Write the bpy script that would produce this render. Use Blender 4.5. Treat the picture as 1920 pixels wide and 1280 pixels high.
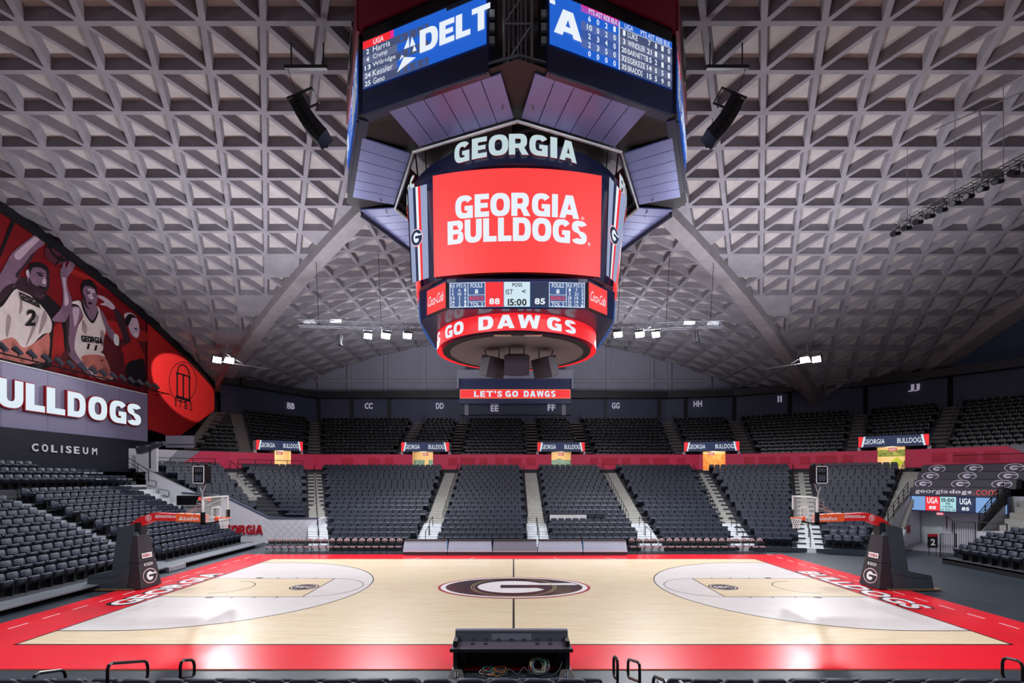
import bpy, math, random
import numpy as np
from mathutils import Vector, Matrix

for o in list(bpy.data.objects):
    bpy.data.objects.remove(o)
SC = bpy.context.scene
COL = SC.collection
PI = math.pi
D0 = 21.94            # distance from the camera to the centre of the court
CAMZ = 4.77
F = 934.0             # focal length in pixels of a 1920 px wide frame
rnd = random.Random(7)

# ------------------------------------------------------------------ camera
cam_d = bpy.data.cameras.new('camera')
cam = bpy.data.objects.new('camera', cam_d)
COL.objects.link(cam)
cam.location = (0, -D0, CAMZ)
cam.rotation_euler = (PI / 2, 0, 0)
cam_d.sensor_width = 36.0
cam_d.lens = 36.0 * F / 1920.0
cam_d.shift_x = -3.0 / 1920.0
cam_d.shift_y = 257.0 / 1920.0
cam_d.clip_end = 400
SC.camera = cam

# ------------------------------------------------------------------ world, light, exposure
SC.view_settings.view_transform = 'Standard'
SC.view_settings.look = 'None'
SC.view_settings.exposure = 0.0
SC.view_settings.gamma = 1.0
SC.view_settings.use_curve_mapping = False
SC.cycles.max_bounces = 6
SC.cycles.diffuse_bounces = 4
SC.cycles.glossy_bounces = 3
SC.cycles.transmission_bounces = 4
SC.cycles.transparent_max_bounces = 6
SC.cycles.caustics_reflective = False
SC.cycles.caustics_refractive = False
SC.cycles.sample_clamp_indirect = 6.0

world = bpy.data.worlds.new('world')
SC.world = world
world.use_nodes = True
bg = world.node_tree.nodes['Background']
bg.inputs[0].default_value = (0.80, 0.84, 1.0, 1)
bg.inputs[1].default_value = 0.15


def lamp(name, loc, target, power, size, color=(1, 1, 1), spread=PI, size_y=None):
    l = bpy.data.lights.new(name, 'AREA')
    l.energy = power
    l.color = color
    l.spread = spread
    l.shape = 'RECTANGLE' if size_y else 'DISK'
    l.size = size
    if size_y:
        l.size_y = size_y
    o = bpy.data.objects.new(name, l)
    COL.objects.link(o)
    o.location = loc
    o.rotation_euler = (Vector(target) - Vector(loc)).to_track_quat('-Z', 'Y').to_euler()
    return o


COOL = (0.93, 0.95, 1.0)
ROOFC = (0.90, 0.91, 1.0)
# court floods on the trusses (the far rows are visible, the near rows hang behind the camera's view)
for sx in (-1, 1):
    for sy, pw in ((-1, 720), (1, 1750)):
        lamp('court_flood', (sx * 10.0, sy * 15.0, 15.2), (sx * 6.5, sy * 3.0, 0), pw, 2.0, COOL, 2.3)
        lamp('corner_flood', (sx * 25.3, sy * 21.0, 14.9), (sx * 15, sy * 4, 0), pw * .6, 1.2, COOL, 2.3)
        lamp('stand_flood', (sx * 9.0, sy * 6.0, 17.5), (sx * 13, sy * 16, 0), 950, 2.0, COOL, 1.9)  # aimed at the stands; no fixture is built at these spots
    lamp('roof_uplight', (sx * 12.5, 9.0, 9.5), (sx * 13, 10, 22), 950, 3.0, ROOFC, 2.5)  # unseen fill added to brighten the shell; no fixture hangs here
    lamp('roof_uplight', (sx * 20.0, 10.0, 8.0), (sx * 23, 10, 22), 900, 3.0, ROOFC, 2.5)
    lamp('stand_flood', (sx * 13.0, 2.0, 18.0), (sx * 25, 4, 0), 950, 2.0, COOL, 2.0)
    lamp('roof_uplight', (sx * 9.0, 24.0, 11.5), (sx * 10, 29, 20), 900, 3.0, ROOFC, 2.4)


# ------------------------------------------------------------------ helpers
def W(X, d, z):
    """plan position: X across, d distance from the camera, z height"""
    return Vector((X, d - D0, z))


def plane_x(px, py, X):
    """where the sight line of a photo pixel meets the wall at X"""
    d = X * F / (px - 963.0)
    return W(X, d, CAMZ + (897.0 - py) / F * d)


def lin(c):
    return tuple((v / 12.92 if v <= 0.04045 else ((v + 0.055) / 1.055) ** 2.4) for v in [x / 255.0 for x in c])


def mat(name, rgb, rough=0.5, metal=0.0, noise=0.0, scale=3.0, bump=0.0, coat=0.0, spec=0.5, stretch=None, alpha=1.0, trans=0.0):
    m = bpy.data.materials.new(name)
    m.use_nodes = True
    nt = m.node_tree
    b = nt.nodes['Principled BSDF']
    c = lin(rgb)
    b.inputs['Base Color'].default_value = (*c, 1)
    b.inputs['Roughness'].default_value = rough
    b.inputs['Metallic'].default_value = metal
    b.inputs['Specular IOR Level'].default_value = spec
    b.inputs['Coat Weight'].default_value = coat
    b.inputs['Coat Roughness'].default_value = 0.08
    b.inputs['Alpha'].default_value = alpha
    b.inputs['Transmission Weight'].default_value = trans
    if noise or bump:
        tc = nt.nodes.new('ShaderNodeTexCoord')
        mp = nt.nodes.new('ShaderNodeMapping')
        if stretch:
            mp.inputs['Scale'].default_value = stretch
        nt.links.new(tc.outputs['Object'], mp.inputs['Vector'])
        n = nt.nodes.new('ShaderNodeTexNoise')
        n.inputs['Scale'].default_value = scale
        n.inputs['Detail'].default_value = 6
        n.inputs['Roughness'].default_value = 0.6
        nt.links.new(mp.outputs[0], n.inputs['Vector'])
        if noise:
            r = nt.nodes.new('ShaderNodeValToRGB')
            r.color_ramp.elements[0].position = 0.3
            r.color_ramp.elements[1].position = 0.7
            r.color_ramp.elements[0].color = (*[x * (1 - noise) for x in c], 1)
            r.color_ramp.elements[1].color = (*[min(1, x * (1 + noise)) for x in c], 1)
            nt.links.new(n.outputs[0], r.inputs[0])
            nt.links.new(r.outputs[0], b.inputs['Base Color'])
        if bump:
            bp = nt.nodes.new('ShaderNodeBump')
            bp.inputs['Strength'].default_value = bump
            bp.inputs['Distance'].default_value = 0.05
            nt.links.new(n.outputs[0], bp.inputs['Height'])
            nt.links.new(bp.outputs[0], b.inputs['Normal'])
    return m


def emat(name, rgb, strength=1.0):
    """a lit LED surface or lamp lens"""
    m = bpy.data.materials.new(name)
    m.use_nodes = True
    b = m.node_tree.nodes['Principled BSDF']
    b.inputs['Base Color'].default_value = (0.02, 0.02, 0.02, 1)
    b.inputs['Roughness'].default_value = 0.5
    b.inputs['Emission Color'].default_value = (*lin(rgb), 1)
    b.inputs['Emission Strength'].default_value = strength
    return m


ORG = {}


class MB:
    def __init__(s):
        s.v, s.f, s.m = [], [], []

    def add(s, vs, fs, m=0):
        n = len(s.v)
        s.v += [tuple(p) for p in vs]
        for f in fs:
            s.f.append(tuple(n + i for i in f))
            s.m.append(m)

    def poly(s, pts, m=0):
        s.add(pts, [tuple(range(len(pts)))], m)

    def box(s, c, size, m=0, rz=0.0, M=None):
        hx, hy, hz = size[0] / 2, size[1] / 2, size[2] / 2
        vs = [Vector((x, y, z)) for z in (-hz, hz) for y in (-hy, hy) for x in (-hx, hx)]
        R = M if M is not None else Matrix.Rotation(rz, 3, 'Z')
        c = Vector(c)
        s.add([R @ v + c for v in vs], [(0, 2, 3, 1), (4, 5, 7, 6), (0, 1, 5, 4), (2, 6, 7, 3), (0, 4, 6, 2), (1, 3, 7, 5)], m)

    def hexa(s, bottom, top, m=0):
        n = len(bottom)
        fs = [tuple(reversed(range(n))), tuple(range(n, 2 * n))]
        fs += [(i, (i + 1) % n, n + (i + 1) % n, n + i) for i in range(n)]
        s.add(list(bottom) + list(top), fs, m)

    def tube(s, pts, r, n=6, m=0, closed=False):
        pts = [Vector(p) for p in pts]
        rings = []
        k = len(pts)
        up = None
        for i, p in enumerate(pts):
            a = pts[(i - 1) % k] if (closed or i > 0) else p
            b = pts[(i + 1) % k] if (closed or i < k - 1) else p
            t = (b - a).normalized()
            if up is None:
                up = Vector((0, 0, 1)) if abs(t.z) < 0.9 else Vector((1, 0, 0))
            x = t.cross(up)
            if x.length < 1e-4:
                x = t.cross(Vector((0, 1, 0)))
            x.normalize()
            y = x.cross(t).normalized()
            up = y
            rings.append([p + (x * math.cos(2 * PI * j / n) + y * math.sin(2 * PI * j / n)) * r for j in range(n)])
        vs = [q for ring in rings for q in ring]
        fs = []
        for i in range(k if closed else k - 1):
            a, b = i * n, ((i + 1) % k) * n
            fs += [(a + j, b + j, b + (j + 1) % n, a + (j + 1) % n) for j in range(n)]
        if not closed:
            fs += [tuple(range(n)), tuple(reversed(range((k - 1) * n, k * n)))]
        s.add(vs, fs, m)

    def cyl(s, a, b, ra, rb=None, n=16, m=0, cap=True):
        rb = ra if rb is None else rb
        a, b = Vector(a), Vector(b)
        t = (b - a).normalized()
        x = t.orthogonal().normalized()
        y = t.cross(x)
        vs = [a + (x * math.cos(2 * PI * j / n) + y * math.sin(2 * PI * j / n)) * ra for j in range(n)]
        vs += [b + (x * math.cos(2 * PI * j / n) + y * math.sin(2 * PI * j / n)) * rb for j in range(n)]
        fs = [(j, (j + 1) % n, n + (j + 1) % n, n + j) for j in range(n)]
        if cap:
            fs += [tuple(reversed(range(n))), tuple(range(n, 2 * n))]
        s.add(vs, fs, m)

    def grid(s, fn, us, vs, m=0):
        nu, nv = len(us), len(vs)
        P = [fn(u, v) for v in vs for u in us]
        s.add(P, [(j * nu + i, j * nu + i + 1, (j + 1) * nu + i + 1, (j + 1) * nu + i) for j in range(nv - 1) for i in range(nu - 1)], m)

    def prism(s, outline, fn, d0, d1, m=0, m_side=None):
        """outline (u, v) filled at depth d1 and closed down to d0 through fn(u, v, depth)"""
        n = len(outline)
        vs = [fn(u, v, d1) for u, v in outline] + [fn(u, v, d0) for u, v in outline]
        s.add(vs, [tuple(range(n)), tuple(reversed(range(n, 2 * n)))], m)
        s.add(vs, [(i, n + i, n + (i + 1) % n, (i + 1) % n) for i in range(n)], m if m_side is None else m_side)

    def slab(s, w, h, t, r, M, m=0, bev=0.015, k=3):
        """rounded upholstered slab: outline in local x,z, thickness along y, placed by the 4x4 M"""
        def outline(g):
            o = []
            ww, hh, rr = w / 2 - g, h / 2 - g, max(r - g, 0.004)
            for cx, cz, a0 in ((ww - rr, hh - rr, 0), (-ww + rr, hh - rr, PI / 2), (-ww + rr, -hh + rr, PI), (ww - rr, -hh + rr, 1.5 * PI)):
                for i in range(k):
                    a = a0 + PI / 2 * i / (k - 1)
                    o.append((cx + rr * math.cos(a), cz + rr * math.sin(a)))
            return o
        rings = [(bev, -t / 2), (0, -t / 2 + bev), (0, t / 2 - bev), (bev, t / 2)]
        vs, n = [], 4 * k
        for g, y in rings:
            vs += [M @ Vector((x, y, z)) for x, z in outline(g)]
        fs = [tuple(range(n)), tuple(reversed(range(3 * n, 4 * n)))]
        for q in range(3):
            fs += [(q * n + i, (q + 1) * n + i, (q + 1) * n + (i + 1) % n, q * n + (i + 1) % n) for i in range(n)]
        s.add(vs, fs, m)

    def text(s, body, w, h, fn, m=0, bold=0.0, depth=0.0, base=0.0, space=1.0, m_side=None):
        """lettering stretched to w x h, centred on (0, 0), laid on a surface by fn(u, v, depth)"""
        vs, fs, edges = text2d(body, bold, space)
        P = [fn(x * w, y * h, base + depth) for x, y in vs]
        s.add(P, fs, m)
        if depth:
            Q = [fn(x * w, y * h, base) for x, y in vs]
            n = len(P)
            s.add(P + Q, [(a, n + a, n + b, b) for a, b in edges], m if m_side is None else m_side)

    def build(s, name, mats, parent=None, smooth=False, world=True):
        me = bpy.data.meshes.new(name)
        vs = s.v
        if parent is not None and world:
            ox, oy, oz = ORG.get(parent, (0, 0, 0))
            vs = [(a - ox, b - oy, c - oz) for a, b, c in vs]
        me.from_pydata(vs, [], s.f)
        if not isinstance(mats, (list, tuple)):
            mats = [mats]
        for k in mats:
            me.materials.append(k)
        if len(mats) > 1:
            me.polygons.foreach_set('material_index', s.m)
        if smooth:
            me.polygons.foreach_set('use_smooth', [True] * len(me.polygons))
        me.update()
        o = bpy.data.objects.new(name, me)
        COL.objects.link(o)
        if parent is not None:
            o.parent = parent
            ORG[o] = ORG.get(parent, (0, 0, 0))
        return o


_T = {}


def text_raw(body, bold=0.0, space=1.0):
    cu = bpy.data.curves.new('lettering', 'FONT')
    cu.body = body
    cu.offset = bold
    cu.space_character = space
    cu.resolution_u = 3
    cu.fill_mode = 'FRONT'
    o = bpy.data.objects.new('lettering', cu)
    COL.objects.link(o)
    dg = bpy.context.evaluated_depsgraph_get()
    me = bpy.data.meshes.new_from_object(o.evaluated_get(dg))
    vs = [(v.co.x, v.co.y) for v in me.vertices]
    fs = [tuple(p.vertices) for p in me.polygons]
    bpy.data.objects.remove(o)
    bpy.data.curves.remove(cu)
    bpy.data.meshes.remove(me)
    # weld coincident vertices so that outline edges can be found
    idx, out, remap = {}, [], []
    for x, y in vs:
        k = (round(x, 5), round(y, 5))
        if k not in idx:
            idx[k] = len(out)
            out.append((x, y))
        remap.append(idx[k])
    fs = [tuple(remap[i] for i in f) for f in fs]
    fs = [f for f in fs if len(set(f)) == len(f)]
    cnt = {}
    for f in fs:
        for a, b in zip(f, f[1:] + f[:1]):
            k = (min(a, b), max(a, b))
            cnt[k] = cnt.get(k, 0) + 1
            cnt.setdefault(('d', k), (a, b))
    edges = [cnt[('d', k)] for k in list(cnt) if k[0] != 'd' and cnt[k] == 1]
    return out, fs, edges


def heavy_glyph(ch):
    """wide block capitals drawn as strokes: (width, polygons in a unit-height box)"""
    t, tb = .29, .235
    h, v = t / 2, tb / 2
    P = []

    def rc(x0, y0, x1, y1):
        P.append([(x0, y0), (x1, y0), (x1, y1), (x0, y1)])

    def bowl(cx, cy, rx, ry, a0, a1, n=14, p=2.6):
        """band of a rounded oval, heavier at the sides than at top and bottom"""
        q = []
        for i in range(n + 1):
            a = math.radians(a0 + (a1 - a0) * i / n)
            c, s_ = math.cos(a), math.sin(a)
            f = (abs(c) ** p + abs(s_) ** p) ** (-1 / p)
            q.append(((cx + rx * f * c, cy + ry * f * s_), (cx + (rx - t) * f * c, cy + (ry - tb) * f * s_)))
        for (o0, i0), (o1, i1) in zip(q[:-1], q[1:]):
            P.append([o0, o1, i1, i0])
    w = .8
    if ch == 'I':
        rc(0, 0, t, 1); w = t
    elif ch == 'L':
        rc(0, 0, t, 1); rc(t, 0, .66, tb); w = .66
    elif ch == 'E':
        rc(0, 0, t, 1); rc(t, 0, .70, tb); rc(t, 1 - tb, .70, 1); rc(t, .5 - v * .9, .64, .5 + v * .9); w = .7
    elif ch == 'T':
        rc(.26, 0, .26 + t, 1 - tb); rc(0, 1 - tb, .81, 1); w = .81
    elif ch == 'O':
        bowl(.47, .5, .47, .5, 0, 360, 36); w = .94
    elif ch == 'G':
        bowl(.46, .5, .46, .5, 38, 270, 26); rc(.46, 0, .60, tb); rc(.60, .0, .88, .54); rc(.47, .34, .60, .54); w = .9
    elif ch == 'U':
        rc(0, .4, t, 1); rc(.86 - t, .4, .86, 1); bowl(.43, .42, .43, .42, 180, 360, 20); w = .86
    elif ch == 'D':
        rc(0, 0, t, 1); rc(t, 0, .46, tb); rc(t, 1 - tb, .46, 1); bowl(.44, .5, .44, .5, -90, 90, 20); w = .88
    elif ch == 'B':
        rc(0, 0, t, 1); rc(t, 0, .50, .2); rc(t, .8, .5, 1); rc(t, .42, .50, .62)
        bowl(.50, .28, .32, .28, -90, 60, 14); bowl(.50, .76, .30, .24, -60, 90, 14); rc(.5, .42, .66, .62)
        w = .82
    elif ch == 'R':
        rc(0, 0, t, 1); rc(t, 1 - tb, .5, 1); rc(t, .32, .5, .32 + tb * .9); bowl(.5, .66, .34, .34, -90, 90, 14)
        P.append([(.42, .36), (.70, .36), (.92, 0), (.60, 0)]); w = .92
    elif ch == 'S':
        bowl(.39, .735, .39, .265, 22, 262, 20, 2.5); bowl(.39, .275, .39, .275, -158, 82, 20, 2.5); P.append([(.27, .48), (.30, .66), (.50, .52), (.48, .33)]); w = .78
    elif ch == 'A':
        P += [[(0, 0), (.30, 0), (.54, .80), (.5, 1), (.32, 1)], [(1, 0), (.70, 0), (.46, .80), (.5, 1), (.68, 1)], [(.24, .16), (.76, .16), (.70, .38), (.30, .38)]]; w = 1
    elif ch == 'W':
        P += [[(0, 1), (.27, 1), (.42, 0), (.18, 0)], [(.18, 0), (.42, 0), (.70, 1), (.50, 1)], [(.50, 1), (.70, 1), (1.02, 0), (.78, 0)], [(.93, 1), (1.2, 1), (1.02, 0), (.78, 0)]]; w = 1.2
    else:
        return None
    out, fs = [], []
    for p in P:
        n = len(out)
        if sum(p[i - 1][0] * p[i][1] - p[i][0] * p[i - 1][1] for i in range(len(p))) < 0:
            p = list(reversed(p))
        out += p
        fs.append(tuple(range(n, n + len(p))))
    edges = [(f[i], f[(i + 1) % len(f)]) for f in fs for i in range(len(f))]
    return w, out, fs, edges


def text2d(body, bold=0.0, space=1.0):
    """outline of some lettering, scaled to a unit box; heavy lettering is set glyph by glyph so that letters never merge"""
    key = (body, bold, space)
    if key in _T:
        return _T[key]
    if bold >= .045 and all(heavy_glyph(c) or c == ' ' for c in body):
        out, fs, edges, cur = [], [], [], 0.0
        for ch in body:
            if ch == ' ':
                cur += .5
                continue
            w, v, f, e = heavy_glyph(ch)
            n = len(out)
            out += [(x + cur, y) for x, y in v]
            fs += [tuple(n + i for i in q) for q in f]
            edges += [(n + a, n + b) for a, b in e]
            cur += w + .07 * (1 + 6 * (space - 1))
    elif bold < .03 or len(body) == 1:
        bold = min(bold, .035)
        out, fs, edges = text_raw(body, bold, space)
    else:
        bold = min(bold, .035)
        out, fs, edges, cur = [], [], [], 0.0
        for ch in body:
            if ch == ' ':
                cur += .38 * space
                continue
            v, f, e = text_raw(ch, bold)
            lo, hi, n = min(p[0] for p in v), max(p[0] for p in v), len(out)
            out += [(x - lo + cur, y) for x, y in v]
            fs += [tuple(n + i for i in q) for q in f]
            edges += [(n + a, n + b) for a, b in e]
            cur += hi - lo + .055 * (1 + 4 * (space - 1))
    x0 = min(p[0] for p in out); x1 = max(p[0] for p in out)
    y0 = min(p[1] for p in out); y1 = max(p[1] for p in out)
    out = [((x - x0) / (x1 - x0) - 0.5, (y - y0) / (y1 - y0) - 0.5) for x, y in out]
    _T[key] = (out, fs, edges)
    return _T[key]


def frame(o, ux, uy):
    """a flat surface: fn(u, v, depth), depth towards the viewer of ux x uy"""
    o, ux, uy = Vector(o), Vector(ux).normalized(), Vector(uy).normalized()
    n = ux.cross(uy)
    return lambda u, v, d=0.0: o + ux * u + uy * v + n * d


def shift(fn, du, dv):
    return lambda u, v, d=0.0: fn(u + du, v + dv, d)


def rect(u0, v0, u1, v1):
    return [(u0, v0), (u1, v0), (u1, v1), (u0, v1)]


def ellipse(cx, cy, rx, ry, n=40, a0=0.0):
    return [(cx + rx * math.cos(a0 + 2 * PI * i / n), cy + ry * math.sin(a0 + 2 * PI * i / n)) for i in range(n)]


def flat(mb, outline, fn, d, m):
    mb.poly([fn(u, v, d) for u, v in outline], m)


def g_logo(mb, fn, rx, ry, step, ring=0, white=1, black=2, n=40, d=0.0):
    """oval letter emblem: outer ring, white rim, dark letter with white counter, slot and bar"""
    flat(mb, ellipse(0, 0, rx, ry, n), fn, d + step, ring)
    flat(mb, ellipse(0, 0, rx * .965, ry * .95, n), fn, d + 2 * step, white)
    flat(mb, ellipse(0, 0, rx * .90, ry * .87, n), fn, d + 3 * step, black)
    cx, cr, cy = -.02 * rx, .46 * rx, .56 * ry
    flat(mb, ellipse(cx, 0, cr, cy, n), fn, d + 4 * step, white)
    flat(mb, [(0, .16 * ry), (.86 * rx, .16 * ry), (.80 * rx, .34 * ry), (.0, .34 * ry)], fn, d + 4.5 * step, white)
    flat(mb, rect(-.18 * rx, -.12 * ry, .885 * rx, .16 * ry), fn, d + 5 * step, black)
    flat(mb, [(.30 * rx, -.12 * ry), (.62 * rx, -.12 * ry), (.46 * rx, -.6 * ry), (.22 * rx, -.6 * ry), (.42 * rx, -.3 * ry)], fn, d + 5 * step, black)


def smooth_closed(pts, k=4):
    """Catmull-Rom through closed control points"""
    out, n = [], len(pts)
    for i in range(n):
        p0, p1, p2, p3 = pts[i - 1], pts[i], pts[(i + 1) % n], pts[(i + 2) % n]
        for j in range(k):
            t = j / k
            q = []
            for c in (0, 1):
                q.append(0.5 * (2 * p1[c] + (p2[c] - p0[c]) * t + (2 * p0[c] - 5 * p1[c] + 4 * p2[c] - p3[c]) * t * t + (3 * p1[c] - p0[c] - 3 * p2[c] + p3[c]) * t ** 3))
            out.append(tuple(q))
    return out


def props(o, label=None, cat=None, group=None, kind=None):
    if label: o['label'] = label
    if cat: o['category'] = cat
    if group: o['group'] = group
    if kind: o['kind'] = kind
    return o


def thing(name, label, cat, loc=(0, 0, 0), group=None, kind=None, rz=0.0):
    o = bpy.data.objects.new(name, None)
    COL.objects.link(o)
    o.location = loc
    o.rotation_euler = (0, 0, rz)
    o.empty_display_size = 0.2
    ORG[o] = tuple(loc)
    return props(o, label, cat, group, kind)


def struct(mb, name, mats, label=None, smooth=False):
    o = mb.build(name, mats, None, smooth)
    return props(o, label, None, None, 'structure')


def copy_tree(o, parent=None):
    c = o.copy()
    COL.objects.link(c)
    if parent is not None:
        c.parent = parent
    for ch in KIDS.get(o.name, ()):
        copy_tree(ch, c)
    return c


KIDS = {}


def remember(root):
    for o in list(root.children):
        KIDS.setdefault(root.name, []).append(o)
        remember(o)


ORD = ['', 'first', 'second', 'third', 'fourth', 'fifth', 'sixth', 'seventh', 'eighth', 'ninth', 'tenth', 'eleventh', 'twelfth', 'thirteenth', 'fourteenth', 'fifteenth', 'sixteenth', 'seventeenth', 'eighteenth', 'nineteenth', 'twentieth']
TENS = {2: 'twenty', 3: 'thirty', 4: 'forty', 5: 'fifty'}


def nth(i):
    return ORD[i] if i <= 20 else (TENS[i // 10] + '-' + ORD[i % 10] if i % 10 else TENS[i // 10][:-1] + 'ieth')


# ------------------------------------------------------------------ materials
M_rib = mat('concrete_rib', (136, 133, 140), 0.85, noise=0.16, scale=0.8, bump=0.15)
M_panel = mat('concrete_panel', (172, 166, 164), 0.9, noise=0.12, scale=1.6, bump=0.1)
M_beam = mat('concrete_beam', (140, 135, 138), 0.85, noise=0.14, scale=1.2, bump=0.15)
M_conc = mat('concrete_step', (168, 167, 161), 0.85, noise=0.12, scale=2.5)
M_conc_dark = mat('concrete_tier', (56, 57, 64), 0.85, noise=0.15, scale=1.5)
M_conc_up = mat('concrete_upper_step', (116, 108, 104), 0.85, noise=0.15, scale=2.0)
M_ledge = mat('dull_galvanised_steel', (128, 134, 142), 0.35, 0.3, noise=0.12, scale=4)
M_steel = mat('galvanised_steel', (206, 210, 214), 0.4, 0.0, noise=0.1, scale=5)
M_floor = mat('dark_rubber_floor', (46, 54, 62), 0.42, noise=0.12, scale=0.6, spec=0.4)
M_wallred = mat('red_wall_paint', (238, 58, 100), 0.5, noise=0.05, scale=0.8)
M_wallred2 = mat('dark_red_panel', (214, 38, 72), 0.6, noise=0.15, scale=2.0)
M_wallwhite = mat('white_wall_paint', (206, 206, 214), 0.6, noise=0.04, scale=1.0)
M_wallgrey = mat('grey_wall_panel', (150, 150, 166), 0.6, noise=0.06, scale=0.6)
M_walldark = mat('dark_wall_paint', (58, 64, 88), 0.6, noise=0.08, scale=0.6)
M_black = mat('black_paint', (22, 23, 28), 0.5, noise=0.1, scale=2.0)
M_blackgloss = mat('black_gloss', (20, 21, 25), 0.22, noise=0.05, scale=3)
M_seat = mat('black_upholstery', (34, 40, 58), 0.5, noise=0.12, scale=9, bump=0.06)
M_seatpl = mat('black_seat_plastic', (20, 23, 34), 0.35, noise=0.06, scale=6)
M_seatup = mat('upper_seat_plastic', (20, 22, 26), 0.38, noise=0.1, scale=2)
M_glint = mat('pale_seat_tag', (196, 198, 204), 0.4)  # pale colour painted in as small glints on the seats
M_rail = mat('black_rail', (26, 26, 30), 0.28, noise=0.05, scale=4)
M_white = mat('white_paint', (236, 236, 238), 0.45, noise=0.02, scale=4)
M_chrome = mat('chrome', (210, 212, 216), 0.2, 1.0)
M_truss = mat('aluminium_truss', (176, 178, 184), 0.35, 0.6, noise=0.05, scale=6)
M_navy = mat('navy_cladding', (46, 55, 94), 0.32, noise=0.06, scale=1.0, coat=0.3)
M_soffit = mat('silver_blue_cladding', (140, 160, 228), 0.32, 0.15, noise=0.04, scale=0.6)
M_burg = mat('burgundy_panel', (150, 22, 52), 0.4, noise=0.06, scale=0.8)
M_redvinyl = mat('red_vinyl', (214, 34, 38), 0.4, noise=0.05, scale=3)
M_orange = mat('orange_sleeve', (240, 100, 50), 0.45, noise=0.03, scale=3)
M_pad = mat('black_vinyl_pad', (58, 68, 76), 0.42, noise=0.1, scale=2.5, bump=0.12)
M_padfront = mat('black_pad_front', (44, 40, 46), 0.5, noise=0.06, scale=3)
M_redletter = mat('red_lettering', (176, 22, 38), 0.5)
M_cream = mat('cream_wall', (232, 205, 160), 0.7, noise=0.04, scale=1.5)
M_silver = mat('brushed_panel', (172, 206, 230), 0.4, 0.0, noise=0.05, scale=1.2)
L_red = emat('led_red', (252, 66, 66))
L_redhot = emat('led_deep_red', (246, 40, 48))
L_white = emat('led_white', (232, 240, 250))
L_ice = emat('led_pale_blue', (206, 230, 240))
L_navy = emat('led_navy', (30, 44, 78))
L_blue = emat('led_blue', (30, 96, 206))
L_steelblue = emat('led_slate_blue', (52, 84, 140))
L_grey = emat('led_slate_grey', (96, 104, 136))
L_grey2 = emat('led_mid_grey', (70, 80, 116))
L_magenta = emat('led_magenta', (226, 40, 150))
L_orange = emat('led_orange', (240, 116, 66))
L_black = emat('led_black', (12, 14, 24))
L_lamp = emat('flood_lens', (255, 255, 255), 60)
L_warm = emat('warm_glow', (255, 214, 150), 1.2)
# ------------------------------------------------------------------ floor and court
def wood(name, light, dark, amount):
    m = bpy.data.materials.new(name)
    m.use_nodes = True
    nt = m.node_tree
    b = nt.nodes['Principled BSDF']
    tc = nt.nodes.new('ShaderNodeTexCoord')
    br = nt.nodes.new('ShaderNodeTexBrick')
    br.offset = 0.37
    br.inputs['Color1'].default_value = (*lin(light), 1)
    br.inputs['Color2'].default_value = (*lin(dark), 1)
    br.inputs['Mortar'].default_value = (*[x * 0.8 for x in lin(dark)], 1)
    br.inputs['Scale'].default_value = 1.0
    br.inputs['Mortar Size'].default_value = 0.0025
    br.inputs['Brick Width'].default_value = 1.3
    br.inputs['Row Height'].default_value = 0.075
    nt.links.new(tc.outputs['Object'], br.inputs['Vector'])
    mp = nt.nodes.new('ShaderNodeMapping')
    mp.inputs['Scale'].default_value = (0.8, 14, 1)
    n = nt.nodes.new('ShaderNodeTexNoise')
    n.inputs['Scale'].default_value = 1.3
    n.inputs['Detail'].default_value = 7
    nt.links.new(tc.outputs['Object'], mp.inputs['Vector'])
    nt.links.new(mp.outputs[0], n.inputs['Vector'])
    mx = nt.nodes.new('ShaderNodeMix')
    mx.data_type = 'RGBA'
    mx.blend_type = 'MULTIPLY'
    r = nt.nodes.new('ShaderNodeValToRGB')
    r.color_ramp.elements[0].position = 0.3
    r.color_ramp.elements[1].position = 0.65
    r.color_ramp.elements[0].color = (1 - amount, 1 - 1.2 * amount, 1 - 1.5 * amount, 1)
    r.color_ramp.elements[1].color = (1, 1, 1, 1)
    nt.links.new(n.outputs[0], r.inputs[0])
    mx.inputs[0].default_value = 1.0
    nt.links.new(br.outputs['Color'], mx.inputs[6])
    nt.links.new(r.outputs[0], mx.inputs[7])
    nt.links.new(mx.outputs[2], b.inputs['Base Color'])
    b.inputs['Roughness'].default_value = 0.32
    b.inputs['Specular IOR Level'].default_value = 0.35
    b.inputs['Coat Weight'].default_value = 0.3
    b.inputs['Coat Roughness'].default_value = 0.1
    return m


M_wood = wood('maple_boards', (232, 216, 188), (224, 202, 166), 0.12)
M_stain = wood('pale_stained_boards', (222, 216, 214), (214, 207, 205), 0.05)
M_courtred = mat('red_court_paint', (222, 26, 42), 0.3, noise=0.07, scale=1.5, coat=0.22, spec=0.35, stretch=(0.4, 3, 1))
M_line = mat('black_court_line', (34, 28, 34), 0.35, coat=0.4)
M_courtwhite = mat('white_court_paint', (234, 230, 230), 0.35, noise=0.02, scale=3, coat=0.4)
M_courtblack = mat('black_court_paint', (42, 26, 32), 0.3, noise=0.1, scale=3, coat=0.5)
M_courtdarkred = mat('dark_red_court_paint', (170, 26, 40), 0.3, coat=0.4)
M_gold = mat('gold_court_line', (196, 176, 120), 0.4)
M_edge = mat('court_edge_wood', (120, 92, 66), 0.6, noise=0.2, scale=6)

b = MB()
b.poly([(-56, -44, -.03), (56, -44, -.03), (56, 44, -.03), (-56, 44, -.03)])
struct(b, 'floor', M_floor)

b = MB()
b.box((0, 0, -.016), (33.8, 18.9, .032), 0)
b.box((0, 0, -.025), (33.86, 18.96, .01), 1)
court = struct(b, 'floor_court', [M_courtred, M_edge])


def zf(z):
    return lambda u, v, d=0.0: Vector((u, v, z + d))


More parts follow.
